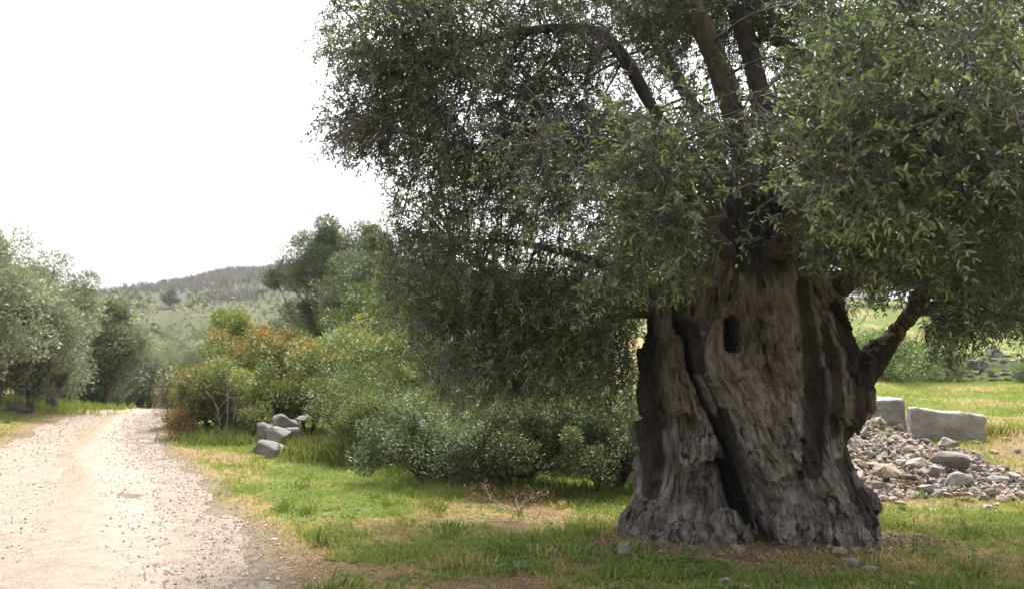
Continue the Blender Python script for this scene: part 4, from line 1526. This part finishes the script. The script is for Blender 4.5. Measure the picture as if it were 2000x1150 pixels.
SILVER = [(.155, .17, .11), (.122, .14, .088), (.195, .205, .142)]
OLIVEG = [(.085, .105, .052), (.06, .08, .038), (.115, .13, .07)]
T = {}
T["a"] = leaf_tree("olive_tree", 11, 4.5, 1.95, .12, .2, 64, 42000, .11, SILVER, .72, "broad silvery olive tree on the left bank, nearest the road of its row", loc=gp(-20, 25.5), mat=M_OLIVE, group="olive trees along the left of the road")
T["b"] = leaf_tree("olive_tree", 12, 4.6, 1.65, .15, .17, 60, 38000, .11, SILVER, .66, "rounded olive tree standing second in the row left of the road", loc=gp(112, 30), mat=M_OLIVE, group="olive trees along the left of the road")
T["c"] = leaf_tree("olive_tree", 13, 4.0, 1.2, .55, .15, 42, 32000, .12, [(.12, .13, .072), (.095, .108, .058), (.145, .152, .088)], .62, "upright olive tree with a dark straight trunk where the road dips", loc=gp(205, 36), mat=M_OLIVE, group="olive trees along the left of the road")
ROW = "olive trees along the left of the road"
copy_tree(T["b"], gp(-90, 21.5, -.1), 1.3, 1.0, "tall olive tree cut by the left picture edge", ROW)
copy_tree(T["c"], gp(40, 33), 2.2, 1.12, "loose topped olive tree rising behind the first of the left row", ROW)
copy_tree(T["b"], gp(60, 27.6), 4.0, .74, "small olive tree with a short dark trunk on the left bank", ROW)
copy_tree(T["a"], gp(283, 46, -.1), 2.0, .8, "wide grey olive tree right of the straight trunked one", ROW)
copy_tree(T["c"], gp(330, 49, -.2), .7, .72, "small grey olive tree behind the bend of the road", ROW)
copy_tree(T["b"], gp(-140, 34), .3, 1.15, "olive tree far left, behind the row", ROW)
thick = leaf_tree("shrub", 27, 1.7, 1.5, .1, .05, 34, 16000, .10, [(.08, .105, .045), (.06, .08, .035)], .45, "grey green thicket under the olives by the road's dip", "shrub", gp(150, 36), mat=M_SHRUB, n_stem=4, part="stems", crown_name="foliage", group="thickets under the left olive trees")
TH = "thickets under the left olive trees"
for (u, Y, sc, rz, lab) in ((60, 38, 1.1, 1, "thicket between the first and second olive of the left row"), (-20, 33, 1.1, 2, "thicket at the left picture edge behind the boulders"), (95, 33.5, .9, 3, "low thicket behind the second olive of the left row"), (215, 44, 1.1, 4, "thicket behind the straight trunked olive"), (265, 47, 1.2, 5, "thicket closing the view where the road dips"), (190, 41, 1.0, .5, "low thicket left of the straight trunk"), (320, 45, .9, 2.5, "thicket right of the road beyond the dip")):
    copy_tree(thick, gp(u, Y), rz, sc, lab, TH)
# valley behind the road
VAL = "trees in the valley below the hill"
for (k, u, Y, z, sc, rz, lab) in (
    ("a", 395, 52, 0, .9, .4, "pale silver olive tree left of the reddish shrubs"), ("b", 345, 62, 0, 1.05, 1.2, "soft grey tree in the valley left of the pale silver one"), ("a", 455, 66, 0, 1.15, 2.9, "grey green tree in the valley above the reddish shrubs"),
    ("c", 300, 74, 0, 1.35, .2, "tree in the valley under the bare slope, by the left row"), ("b", 400, 84, 0, 1.3, 4.4, "mid green valley tree in front of the slope"), ("a", 500, 90, 0, 1.4, 5.4, "wide valley tree by the tall dark tree"),
    ("c", 245, 64, 0, 1.2, 3.3, "valley tree peeping out behind the straight trunked olive"), ("b", 470, 104, 0, 1.5, 2.4, "far valley tree at the foot of the hill"), ("a", 330, 104, 0, 1.5, 1.4, "far wide tree at the foot of the hill, nearer the left row")):
    copy_tree(T[k], gp(u, Y, -.12) if Y < 95 else ((u - 1000) / F_PX * Y, Y, float(hill_z((u - 1000) / F_PX * Y, Y)) - .2), rz, sc, lab, VAL)
T["d"] = leaf_tree("olive_tree", 21, 7.4, 2.5, 2.4, .17, 58, 64000, .12, [(.095, .122, .06), (.068, .09, .042), (.13, .152, .082)], .66, "tall dark tree with a fan of bare limbs, high above the shrubs", loc=gp(662, 38, .2), mat=M_OLIVE, n_stem=3, lo_frac=.38)
leaf_tree("olive_tree", 22, 4.4, 1.8, .7, .18, 40, 26000, .13, OLIVEG, .7, "grey green tree filling the left foot of the tall dark tree", loc=gp(610, 40, .2), mat=M_OLIVE, n_stem=2)
leaf_tree("olive_tree", 23, 5.9, 1.7, .8, .18, 46, 30000, .12, OLIVEG, .62, "tree right of the tall dark one, half behind the ancient olive", loc=gp(745, 34, .2), mat=M_OLIVE, n_stem=2)
leaf_tree("green_bush", 24, 3.8, 1.5, .3, .1, 34, 20000, .10, [(.12, .165, .03), (.085, .125, .028)], .5, "vivid green bush between the tall dark tree and the ancient olive", "bush", gp(752, 26, .0), mat=M_SHRUB, n_stem=4, part="stems", crown_name="foliage")
leaf_tree("green_bush", 25, 3.0, .9, .3, .08, 16, 7000, .12, [(.20, .24, .03), (.15, .2, .03)], .42, "small yellow green bush rising left behind the reddish shrubs", "bush", gp(452, 34, .6), mat=M_SHRUB, n_stem=3, part="stems", crown_name="foliage")

# trees on the upper right terrace
UP = "trees beyond the terrace"
for (k, u, Y, z, sc, rz, lab) in (("a", 1880, 62, .0, 1.1, .5, "olive tree on the upper terrace behind the wall"), ("b", 1700, 70, .0, 1.2, 1.5, "olive tree on the upper terrace seen through the fork of the trunk"), ("a", 1500, 66, 0, 1.1, 2.5, "olive tree on the slope hidden behind the trunk"),
                              ("b", 1330, 52, 0, 1.1, 3.5, "olive tree on the slope behind the left side of the trunk"), ("c", 1120, 44, 0, 1.1, 4.5, "olive tree on the slope behind the hanging skirt of leaves"), ("a", 940, 40, 0, 1.1, .9, "olive tree behind the left skirt of the ancient olive"),
                              ("c", 2040, 56, 0, 1.2, 2.2, "olive tree on the upper terrace at the right edge"), ("c", 1790, 80, 0, 1.3, 1.2, "tall olive tree farthest up the right terrace")):
    copy_tree(T[k], gp(u, Y, z), rz, sc, lab, UP)
SH_B = leaf_tree("shrub", 26, 1.3, 1.3, .1, .04, 22, 9000, .09, [(.13, .18, .05), (.10, .14, .05)], .42, "green bramble shrub before the wall, right of the forked trunk", "shrub", gp(1745, 31, 0), mat=M_SHRUB, n_stem=3, part="stems", crown_name="foliage", group="shrubs along the dry stone wall")
copy_tree(SH_B, gp(1820, 33.2), 1.0, .9, "green bramble shrub growing at the low end of the wall", "shrubs along the dry stone wall")
copy_tree(SH_B, gp(1690, 30), 2.0, 1.1, "green bramble shrub half hidden by the forked trunk", "shrubs along the dry stone wall")
copy_tree(SH_B, gp(2010, 31.5), 3.0, .5, "low weedy shrub before the right end of the wall", "shrubs along the dry stone wall")

# mastic and kermes shrubs along the verge
RED = [(.19, .17, .04), (.145, .15, .035), (.08, .10, .025)]
MID = [(.115, .145, .035), (.08, .115, .03), (.15, .17, .042)]
DARKG = [(.08, .108, .045), (.11, .138, .062), (.06, .083, .036)]
SHG = "shrubs along the right verge of the road"
sh = lambda seed, H, R, n, ncl, lsize, cols, cr, lab, u, Y, **kw: leaf_tree("shrub", seed, H, R, .08 * H, .05, ncl, n, lsize, cols, cr, lab, "shrub", gp(u, Y), mat=M_SHRUB, n_stem=4, part="stems", crown_name="foliage", group=SHG, flat=.9, **kw)
s1 = sh(31, 2.45, 1.45, 30000, 60, .062, RED, .34, "big reddish tipped shrub, tallest of those above the road", 530, 22.5, tipc=(.36, .17, .06), tipf=.75, aspect=.5)
s2 = sh(32, 1.55, 1.1, 22000, 44, .058, RED, .28, "rounded olive green shrub with rusty tips beside the road", 415, 20.4, tipc=(.32, .16, .06), tipf=.5, aspect=.5)
s3 = sh(33, 1.5, 1.2, 24000, 46, .055, MID, .28, "dense shrub behind the dry stalks by the road", 500, 20.0, tipc=(.22, .2, .06), tipf=.4, aspect=.5)
s4 = sh(34, 2.3, 1.45, 30000, 60, .06, MID, .33, "large yellow green shrub above the roadside boulders", 680, 20.6, tipc=(.28, .22, .06), tipf=.5, aspect=.5)
s5 = sh(35, 1.55, 1.2, 24000, 46, .05, MID, .3, "bright green shrub right of the roadside boulders", 725, 17.4, aspect=.42)
s6 = sh(36, 2.2, 1.4, 28000, 54, .055, MID, .34, "green shrub under the left skirt of the ancient olive", 790, 18.5, tipc=(.25, .2, .06), tipf=.4, aspect=.5)
s7 = sh(37, 1.05, 1.0, 26000, 48, .042, DARKG, .22, "dark glossy shrub with upright shoots before the hanging olive boughs", 850, 13.1, tipc=(.20, .22, .09), tipf=.5, aspect=.5)
s8 = sh(38, 1.1, 1.05, 28000, 50, .04, DARKG, .22, "dark glossy shrub in the middle, below the hanging olive boughs", 1010, 12.1, tipc=(.17, .2, .1), tipf=.6, aspect=.5)
s9 = sh(39, 1.12, .95, 28000, 50, .038, DARKG, .21, "dark glossy shrub next to the left flank of the trunk", 1175, 11.7, tipc=(.17, .2, .1), tipf=.6, aspect=.5)
copy_tree(s9, gp(925, 14.6), 2.1, 1.0, "dark shrub standing back between two glossy ones under the boughs", SHG)
copy_tree(s7, gp(1100, 14.4), 4.1, 1.1, "dark shrub set back behind the gap under the boughs", SHG)
copy_tree(s8, gp(1300, 13.6), 4.1, 1.1, "dark shrub hidden behind the ancient trunk", SHG)
copy_tree(s2, gp(600, 21.5), 2.6, 1.3, "reddish shrub right of the tallest one", SHG)
copy_tree(s3, gp(450, 23.5), 3.0, 1.25, "shrub with orange shoots behind the roadside ones", SHG)
copy_tree(s6, gp(900, 19.5), 3.0, 1.05, "green shrub behind the middle of the hanging boughs", SHG)
copy_tree(s4, gp(1050, 21), 1.0, 1.05, "yellow green shrub far behind the hanging boughs", SHG)
copy_tree(s5, gp(765, 15.4), 2.2, .8, "low green shrub right of the bright one", SHG)
leaf_tree("shrub", 41, 2.9, .75, .3, .04, 16, 8000, .085, [(.22, .25, .17), (.18, .21, .13)], .34, "silvery young olive shoot poking out above the shrubs", "shrub", gp(655, 22.5), mat=M_OLIVE, n_stem=3, part="stems", crown_name="foliage")
leaf_tree("dry_shrub", 42, .5, .26, .05, .02, 14, 1800, .06, [(.33, .17, .10), (.28, .16, .08)], .2, "small dried rust red shrub at the road's edge", "shrub", gp(362, 19.6), mat=M_DRYLEAF, n_stem=3, part="stems", crown_name="foliage")
leaf_tree("dry_shrub", 43, 1.2, .5, .05, .02, 14, 2600, .05, [(.36, .30, .22), (.30, .25, .19)], .24, "dry whitish shrub behind the rust red one", "shrub", gp(348, 23.0), mat=M_DRYLEAF, n_stem=4, part="stems", crown_name="foliage")

# single trees and bushes one can tell apart on the hill
RIDGE = "trees and bushes standing out on the far hill"
pine = leaf_tree("pine_tree", 51, 4.2, 1.8, .7, .12, 22, 2000, .5, [(.055, .075, .045), (.045, .06, .04)], .6, "dark umbrella pine standing alone on the bare slope", loc=(0, 0, 0), mat=M_FAR, group=RIDGE)


def hp(u, v):
    best, bd = None, 1e9
    for Y in np.linspace(130, 424, 300):
        p = P(u, v, Y)
        dd = abs(p[2] - float(hill_z(p[0], Y)))
        if dd < bd:
            best, bd = (p[0], Y, float(hill_z(p[0], Y)) - .3), dd
    return best


pine.location = hp(332, 602)
for (u, v, sc, lab) in ((245, 600, (.5, .5, .32), "round dark bush low on the bare slope beside the olives"), (272, 600, (.55, .55, .33), "paler bush right of the round dark one on the slope"), (315, 552, (.55, .55, .4), "rounded tree on the hill's ridge, left of the middle"),
                        (300, 553, (.3, .3, .3), "small tree left of the rounded one on the ridge"), (343, 546, (.45, .45, .4), "tree on the ridge between the rounded tree and the tallest one"), (365, 541, (.4, .4, .55), "tallest tree on the hill's ridge"), (383, 541, (.5, .5, .35), "low tree right of the tallest one on the ridge"),
                        (415, 537, (.45, .45, .38), "wide bush along the ridge halfway to the tall dark tree"), (430, 535, (.4, .4, .3), "bush touching the wide one on the ridge"), (460, 586, (.6, .5, .25), "flat dark bush on the yellow slope"), (212, 563, (.3, .3, .3), "little bush where the ridge meets the olives"), (455, 528, (.4, .4, .3), "bush on the ridge nearest the tall dark tree")):
    copy_tree(pine, hp(u, v), v, sc, lab, RIDGE)

# ------------------------------------------------------------------ grass, weeds, straw
def clods():
    """crumbly soil and bark bits heaped at the foot of the old olive"""
    n = 2600
    a = RNG.uniform(math.pi * .95, math.pi * 2.05, n)
    rad = 1.0 + .55 * RNG.random(n) ** 1.6
    x, y = TX + rad * np.cos(a) * 1.08, TY + rad * np.sin(a) * .8
    s_ = .006 + .022 * RNG.random(n) ** 3
    v0 = np.array([(1, 0, 0), (-1, 0, 0), (0, 1, 0), (0, -1, 0), (0, 0, .8), (0, 0, -.8)], float)
    v = v0[None] * (s_[:, None, None] * RNG.uniform(.5, 1.4, (n, 6, 1))) + np.stack([x, y, gz(x, y) + s_ * .3], 1)[:, None]
    tri = np.array([(0, 2, 4), (2, 1, 4), (1, 3, 4), (3, 0, 4), (2, 0, 5), (1, 2, 5), (3, 1, 5), (0, 3, 5)])
    f = (np.arange(n)[:, None, None] * 6 + tri).reshape(-1, 3)
    c = np.array([(.20, .135, .09), (.15, .10, .07), (.28, .20, .14), (.11, .085, .07)])[RNG.integers(0, 4, n)] * RNG.uniform(.7, 1.2, (n, 1))
    tag(Geo().add(v.reshape(-1, 3), None, f, np.repeat(c, 6, 0)).build("soil_crumbs", M_GRAVEL, smooth=False), "crumbs of brown soil and bark heaped round the olive's foot", kind="stuff")


clods()

def ground_scatter(n, ylo, yhi, pw=1.6):
    y = ylo + (yhi - ylo) * RNG.random(n) ** pw
    hw = .62 * y + .6
    x = RNG.uniform(-1, 1, n) * hw
    return x, y


def grass():
    g = Geo()
    x, y = ground_scatter(430000, 5.6, 34, 1.7)
    dd = np.abs(x - road_x(y)) - road_half(y) * (1 + .0) + .35 * fbm(x * 1.6, y * 1.6, 2 + 0 * x, 3)
    dr = dryness(x, y)
    px = x / y * F_PX + 1000
    heap = in_poly(*proj(np.stack([x, y, gz(x, y)], 1)), HEAP_POLY)
    r = np.hypot(x - TX, (y - TY) * 1.25)
    pr = np.clip(1.15 - dr * 1.1, .06, 1) * sst(.0, .55, dd)
    rib = np.exp(-(((x - road_x(y)) / road_half(y) + .08) / .14) ** 2) * sst(9, 14, y) * .22
    pr = np.maximum(pr, rib * (fbm(x * 2, y * 2, 0 * x, 3) > -.05))
    pr = pr * np.where(heap, .05, 1) * sst(.95, 1.15, r) * (np.where(fbm(x * 5, y * 5, 4 + 0 * x, 2) > -.25, 1, .3))
    k = RNG.random(len(x)) < pr
    x, y, dr = x[k], y[k], dr[k]
    n = len(x)
    b = np.stack([x, y, gz(x, y) - .004], 1)
    tall = .6 + .9 * np.clip(fbm(x * 1.1, y * 1.1, 9 + 0 * x, 3) + .35, 0, 1)
    # longer along the shrub line and the bank
    L = RNG.uniform(.022, .07, n) * tall * np.interp(y, [6, 12, 30], [1, 1.25, 1.6])
    px, py = proj(b)
    L *= 1 + .45 * np.exp(-((py - 945) / 22) ** 2) * (px > 650) * (px < 1260)
    W = np.interp(y, [6, 12, 30], [.0042, .0065, .014]) * RNG.uniform(.7, 1.4, n)
    d = norm(np.array([0, 0, 1.0]) + RNG.normal(size=(n, 3)) * np.array([.55, .55, .15]))
    c1, c2, c3 = np.array((.21, .275, .07)), np.array((.32, .36, .105)), np.array((.48, .385, .185))
    t = RNG.random((n, 1))
    col = c1 + (c2 - c1) * t
    dry = RNG.random(n) < np.clip(dr * 1.0 - .12, .06, .8)
    col = np.where(dry[:, None], c3 * RNG.uniform(.7, 1.2, (n, 1)), col * RNG.uniform(.75, 1.2, (n, 1)))
    leaves(g, b, d, rand_dir(n), L, W, col, .1, .25)
    tag(g.build("grass", M_GRASS), "short green and yellowing grass on the verge", kind="stuff")
    # small broad leaved weeds in rosettes
    g = Geo()
    x, y = ground_scatter(11000, 6.2, 16, 1.5)
    dd = np.abs(x - road_x(y)) - road_half(y)
    px = x / y * F_PX + 1000
    k = (dd > .4) & (RNG.random(len(x)) < np.clip(1.2 - dryness(x, y) * 1.3, .05, 1)) & ~((px > 1640) & (y > 10.6)) & (np.hypot(x - TX, y - TY) > 1.15)
    x, y = x[k], y[k]
    for i in range(7):
        n = len(x)
        a = RNG.uniform(0, 6.28, n)
        d = np.stack([np.cos(a), np.sin(a), RNG.uniform(.25, 1.0, n)], 1)
        b = np.stack([x, y, gz(x, y)], 1) + RNG.normal(size=(n, 3)) * np.array([.012, .012, 0])
        leaves(g, b, d, np.array([0, 0, 1.0]) + 0 * d, RNG.uniform(.02, .065, n), RNG.uniform(.01, .024, n), np.array((.15, .23, .055)) * RNG.uniform(.7, 1.3, (n, 1)))
    tag(g.build("weeds", M_GRASS), "low broad leaved weeds in the grass", kind="stuff")
    # flattened straw and fallen leaves
    g = Geo()
    x, y = ground_scatter(90000, 5.6, 20, 1.6)
    dd = np.abs(x - road_x(y)) - road_half(y)
    px = x / y * F_PX + 1000
    k = (dd > .05) & (RNG.random(len(x)) < np.clip(dryness(x, y) * 1.2 - .25, .02, 1)) & ~in_poly(*proj(np.stack([x, y, gz(x, y)], 1)), HEAP_POLY)
    x, y = x[k], y[k]
    n = len(x)
    a = RNG.uniform(0, 6.28, n)
    d = np.stack([np.cos(a), np.sin(a), RNG.uniform(-.05, .22, n)], 1)
    b = np.stack([x, y, gz(x, y) + RNG.uniform(.004, .02, n)], 1)
    c = np.array([(.46, .36, .17), (.36, .25, .12), (.30, .17, .085), (.22, .14, .08)])[RNG.integers(0, 4, n)] * RNG.uniform(.7, 1.2, (n, 1))
    leaves(g, b, d, np.array([0, 0, 1.0]) + .4 * rand_dir(n), RNG.uniform(.03, .12, n), RNG.uniform(.003, .008, n), c, .1, .03)
    tag(g.build("straw", M_DRYLEAF), "flattened dry grass and fallen leaves", kind="stuff")


grass()


def litter():
    g, gl = Geo(), Geo()
    n = 170
    x, y = ground_scatter(700, 6.4, 12, 1.2)
    px = x / y * F_PX + 1000
    k = (np.abs(x - road_x(y)) > road_half(y) + .3) & ~in_poly(*proj(np.stack([x, y, gz(x, y)], 1)), HEAP_POLY) & (np.hypot(x - TX, y - TY) > 1.2)
    x, y = x[k][:n], y[k][:n]
    n = len(x)
    a = RNG.uniform(0, 6.28, n)
    stems(g, np.stack([x, y, gz(x, y) + .012], 1), np.stack([np.cos(a), np.sin(a), .05 + 0 * a], 1), RNG.uniform(.08, .4, n), .004, .08, (.22, .17, .13))
    tag(g.build("fallen_twigs", M_TWIG), "small fallen twigs lying in the grass", kind="stuff")
    x, y = ground_scatter(420, 6.4, 13, 1.2)
    k = (np.abs(x - road_x(y)) > road_half(y) + .15) & (dryness(x, y) < .7) & ~in_poly(*proj(np.stack([x, y, gz(x, y)], 1)), HEAP_POLY) & (np.hypot(x - TX, y - TY) > 1.15)
    for cx, cy in zip(x[k][:150], y[k][:150]):
        m = int(RNG.integers(14, 40))
        q = np.array([cx, cy]) + RNG.normal(size=(m, 2)) * RNG.uniform(.03, .09)
        b = np.stack([q[:, 0], q[:, 1], gz(q[:, 0], q[:, 1])], 1)
        d = norm(np.array([0, 0, 1.0]) + RNG.normal(size=(m, 3)) * np.array([.45, .45, .1]))
        c = np.array((.20, .27, .075) if RNG.random() < .65 else (.42, .36, .17))
        leaves(gl, b, d, rand_dir(m), RNG.uniform(.05, .15) * RNG.uniform(.5, 1.1, m), RNG.uniform(.004, .007), c * RNG.uniform(.75, 1.25, (m, 1)), .1, .35)
    tag(gl.build("grass_tufts", M_GRASS), "taller green and straw coloured tufts in the turf", kind="stuff")


litter()


def tall_tufts():
    """taller grass at the foot of shrubs, boulders and the dry stalks"""
    g = Geo()
    for (u, v, sp, n, h, c) in ((630, 885, .6, 900, .32, (.30, .29, .11)), (670, 897, .6, 800, .34, (.28, .29, .10)), (480, 860, .8, 900, .3, (.24, .29, .08)), (440, 868, .6, 600, .25, (.26, .30, .09)),
                                (480, 915, .5, 200, .10, (.25, .3, .08)), (720, 905, .7, 700, .4, (.24, .27, .08)), (860, 928, .6, 260, .22, (.22, .28, .07)), (960, 940, .5, 130, .34, (.3, .27, .13)), (1050, 955, .5, 200, .16, (.22, .28, .07)), (1180, 965, .5, 260, .15, (.2, .28, .06)),
                                (1040, 1120, .3, 170, .085, (.19, .28, .07)), (900, 1130, .3, 110, .075, (.19, .28, .07)), (1310, 1130, .25, 50, .1, (.19, .27, .07)), (1500, 1125, .3, 50, .1, (.2, .27, .08)), (1600, 1135, .4, 90, .08, (.2, .26, .08)), (1850, 1110, .6, 250, .07, (.24, .27, .09)),
                                (130, 795, 1.6, 1200, .3, (.26, .33, .07)), (60, 800, 1.6, 1000, .25, (.30, .33, .09)), (1930, 850, .5, 300, .2, (.33, .3, .12))):
        p = G(u, v)
        q = np.array([p[0], p[1]]) + RNG.normal(size=(n, 2)) * sp * np.array([1, .6]) * .6
        b = np.stack([q[:, 0], q[:, 1], gz(q[:, 0], q[:, 1])], 1)
        d = norm(np.array([0, 0, 1.0]) + RNG.normal(size=(n, 3)) * np.array([.3, .3, .05]))
        leaves(g, b, d, rand_dir(n), h * RNG.uniform(.4, 1.1, n), np.interp(p[1], [6, 12, 30], [.004, .0055, .013]), np.array(c) * RNG.uniform(.7, 1.25, (n, 1)), .1, .3)
    tag(g.build("tall_grass", M_GRASS), "taller grass at the foot of the shrubs and boulders", kind="stuff")


tall_tufts()

# dry stalks by the road
for i, (u, v, h, lab) in enumerate(((440, 862, 1.25, "tallest bare dry stalk by the road, before the dense shrub"), (425, 862, .7, "short bare dry stalk left of the tallest one"), (452, 860, .8, "forked dry stalk right of the tallest one"), (478, 855, .75, "thin dry stalk nearest the roadside boulders"))):
    p = G(u, v)
    root = empty("dry_stalk", p, lab, "weed", "dry stalks by the road")
    g = Geo()
    pts = smooth_path([(0, 0, -.05), (.03, .02, h * .5), (RNG.normal() * .05, 0, h)], 8)
    tube(g, pts, np.linspace(.012, .005, 8), 5, (.34, .28, .22))
    for k in range(5):
        q = pts[3 + k % 5]
        e = q + np.array([RNG.normal() * .16, RNG.normal() * .1, RNG.uniform(.1, .3)])
        tube(g, [q, (q + e) / 2 + np.array([.02, 0, .02]), e], [.006, .005, .003], 4, (.34, .28, .22), 0, False)
    g.build("stem", M_TWIG, root)

# pruned branch lying in the grass
def dead_branch():
    p = G(1010, 985)
    root = empty("dead_branch", p, "pruned dead olive branch with brown curled leaves lying in the grass", "branch")
    g, gl = Geo(), Geo()
    s = p[1] / F_PX
    def at(u, v, up):
        q = G(u, v)
        return np.array([q[0], q[1], q[2] + up]) - p
    chains = [[at(1016, 1004, .02), at(1008, 990, .06), at(1003, 980, .12)], [at(1016, 1000, .03), at(1028, 988, .07), at(1038, 984, .1)], [at(1008, 1004, .02), at(975, 992, .05), at(938, 982, .08), at(920, 978, .12)], [at(960, 988, .05), at(945, 974, .18)], [at(1012, 996, .05), at(1050, 988, .1), at(1078, 982, .12)]]
    for ch in chains:
        pts = smooth_path(ch, 8)
        tube(g, pts, np.linspace(.008, .003, 8), 5, (.24, .19, .15))
        m = 80
        b = pts[RNG.integers(3, 8, m)] + RNG.normal(size=(m, 3)) * np.array([.07, .06, .035])
        b[:, 2] = np.maximum(b[:, 2], .0)
        leaves(gl, b, norm(rand_dir(m) + np.array([0, 0, -.2])), rand_dir(m), RNG.uniform(.035, .06, m), RNG.uniform(.011, .018, m), np.array((.20, .125, .06)) * RNG.uniform(.6, 1.4, (m, 1)), .35, .3)
    g.build("stem", M_TWIG, root)
    gl.build("dry_leaves", M_DRYLEAF, root)


dead_branch()


def sprig(u, v, h, n, col, lab, name="weed", spread=.12):
    p = G(u, v)
    root = empty(name, p, lab, "weed")
    g, gl = Geo(), Geo()
    for k in range(4):
        a = RNG.uniform(0, 6.28)
        e = np.array([math.cos(a) * spread, math.sin(a) * spread, h * RNG.uniform(.6, 1)])
        pts = smooth_path([(0, 0, -.02), e * .5 + np.array([0, 0, .03]), e], 6)
        tube(g, pts, np.linspace(.003, .0015, 6), 4, (.16, .18, .07))
        m = n // 4
        b = pts[RNG.integers(1, 6, m)]
        leaves(gl, b, norm(rand_dir(m) + np.array([0, 0, .5])), np.array([0, 0, 1.0]) + .4 * rand_dir(m), RNG.uniform(.03, .06, m), RNG.uniform(.014, .026, m), np.array(col) * RNG.uniform(.75, 1.25, (m, 1)))
    g.build("stem", M_TWIG, root)
    gl.build("foliage", M_GRASS, root)


sprig(1148, 1104, .10, 40, (.14, .24, .08), "bluish green weed in the shaded grass left of the trunk")
sprig(1455, 1058, .16, 36, (.14, .22, .05), "green weed sprouting at the mouth of the trunk's hollow")
sprig(1400, 1130, .12, 40, (.12, .22, .05), "green weed low before the middle of the trunk")
sprig(1000, 1122, .10, 44, (.16, .25, .12), "pale green thistle like weed near the bottom edge")
sprig(1610, 1068, .09, 26, (.16, .24, .05), "green weed at the right front of the trunk foot")
sprig(1350, 1098, .14, 44, (.20, .23, .13), "grey green olive sucker in the soil before the trunk")
# yellow flowers
g = Geo()
for (u, v) in ((990, 1024), (1035, 1112), (1120, 1092), (1205, 1062), (930, 1100), (1340, 1120), (1480, 1132), (1530, 1118), (1700, 1085), (1240, 1125), (1085, 1040), (820, 1090), (700, 1060)):
    p = G(u, v)
    for k in range(6):
        a = k * 1.047
        leaves(g, p[None] + np.array([[0, 0, .035]]), np.array([[math.cos(a), math.sin(a), .25]]), np.array([[0, 0, 1.0]]), .011, .008, (.75, .55, .03))
tag(g.build("yellow_flowers", M_GRASS), "scattered tiny yellow flowers in the grass", kind="stuff")


# ------------------------------------------------------------------ thin haze over the valley
def haze():
    me = bpy.data.meshes.new("haze")
    x0, x1, y0, y1, z0, z1 = -640, 520, -60, 760, -60, 90
    me.from_pydata([(x, y, z) for x in (x0, x1) for y in (y0, y1) for z in (z0, z1)], [], [(0, 1, 3, 2), (4, 6, 7, 5), (0, 4, 5, 1), (2, 3, 7, 6), (0, 2, 6, 4), (1, 5, 7, 3)])
    m = bpy.data.materials.new("haze")
    m.use_nodes = True
    nt = m.node_tree
    nt.nodes.remove(nt.nodes["Principled BSDF"])
    v = nt.nodes.new("ShaderNodeVolumePrincipled")
    v.inputs["Color"].default_value = (.93, .94, 1.0, 1)
    v.inputs["Density"].default_value = .00036
    nt.links.new(v.outputs[0], nt.nodes["Material Output"].inputs["Volume"])
    me.materials.append(m)
    o = bpy.data.objects.new("haze", me)
    COL.objects.link(o)
    tag(o, "thin pale haze over the valley", kind="stuff")


haze()
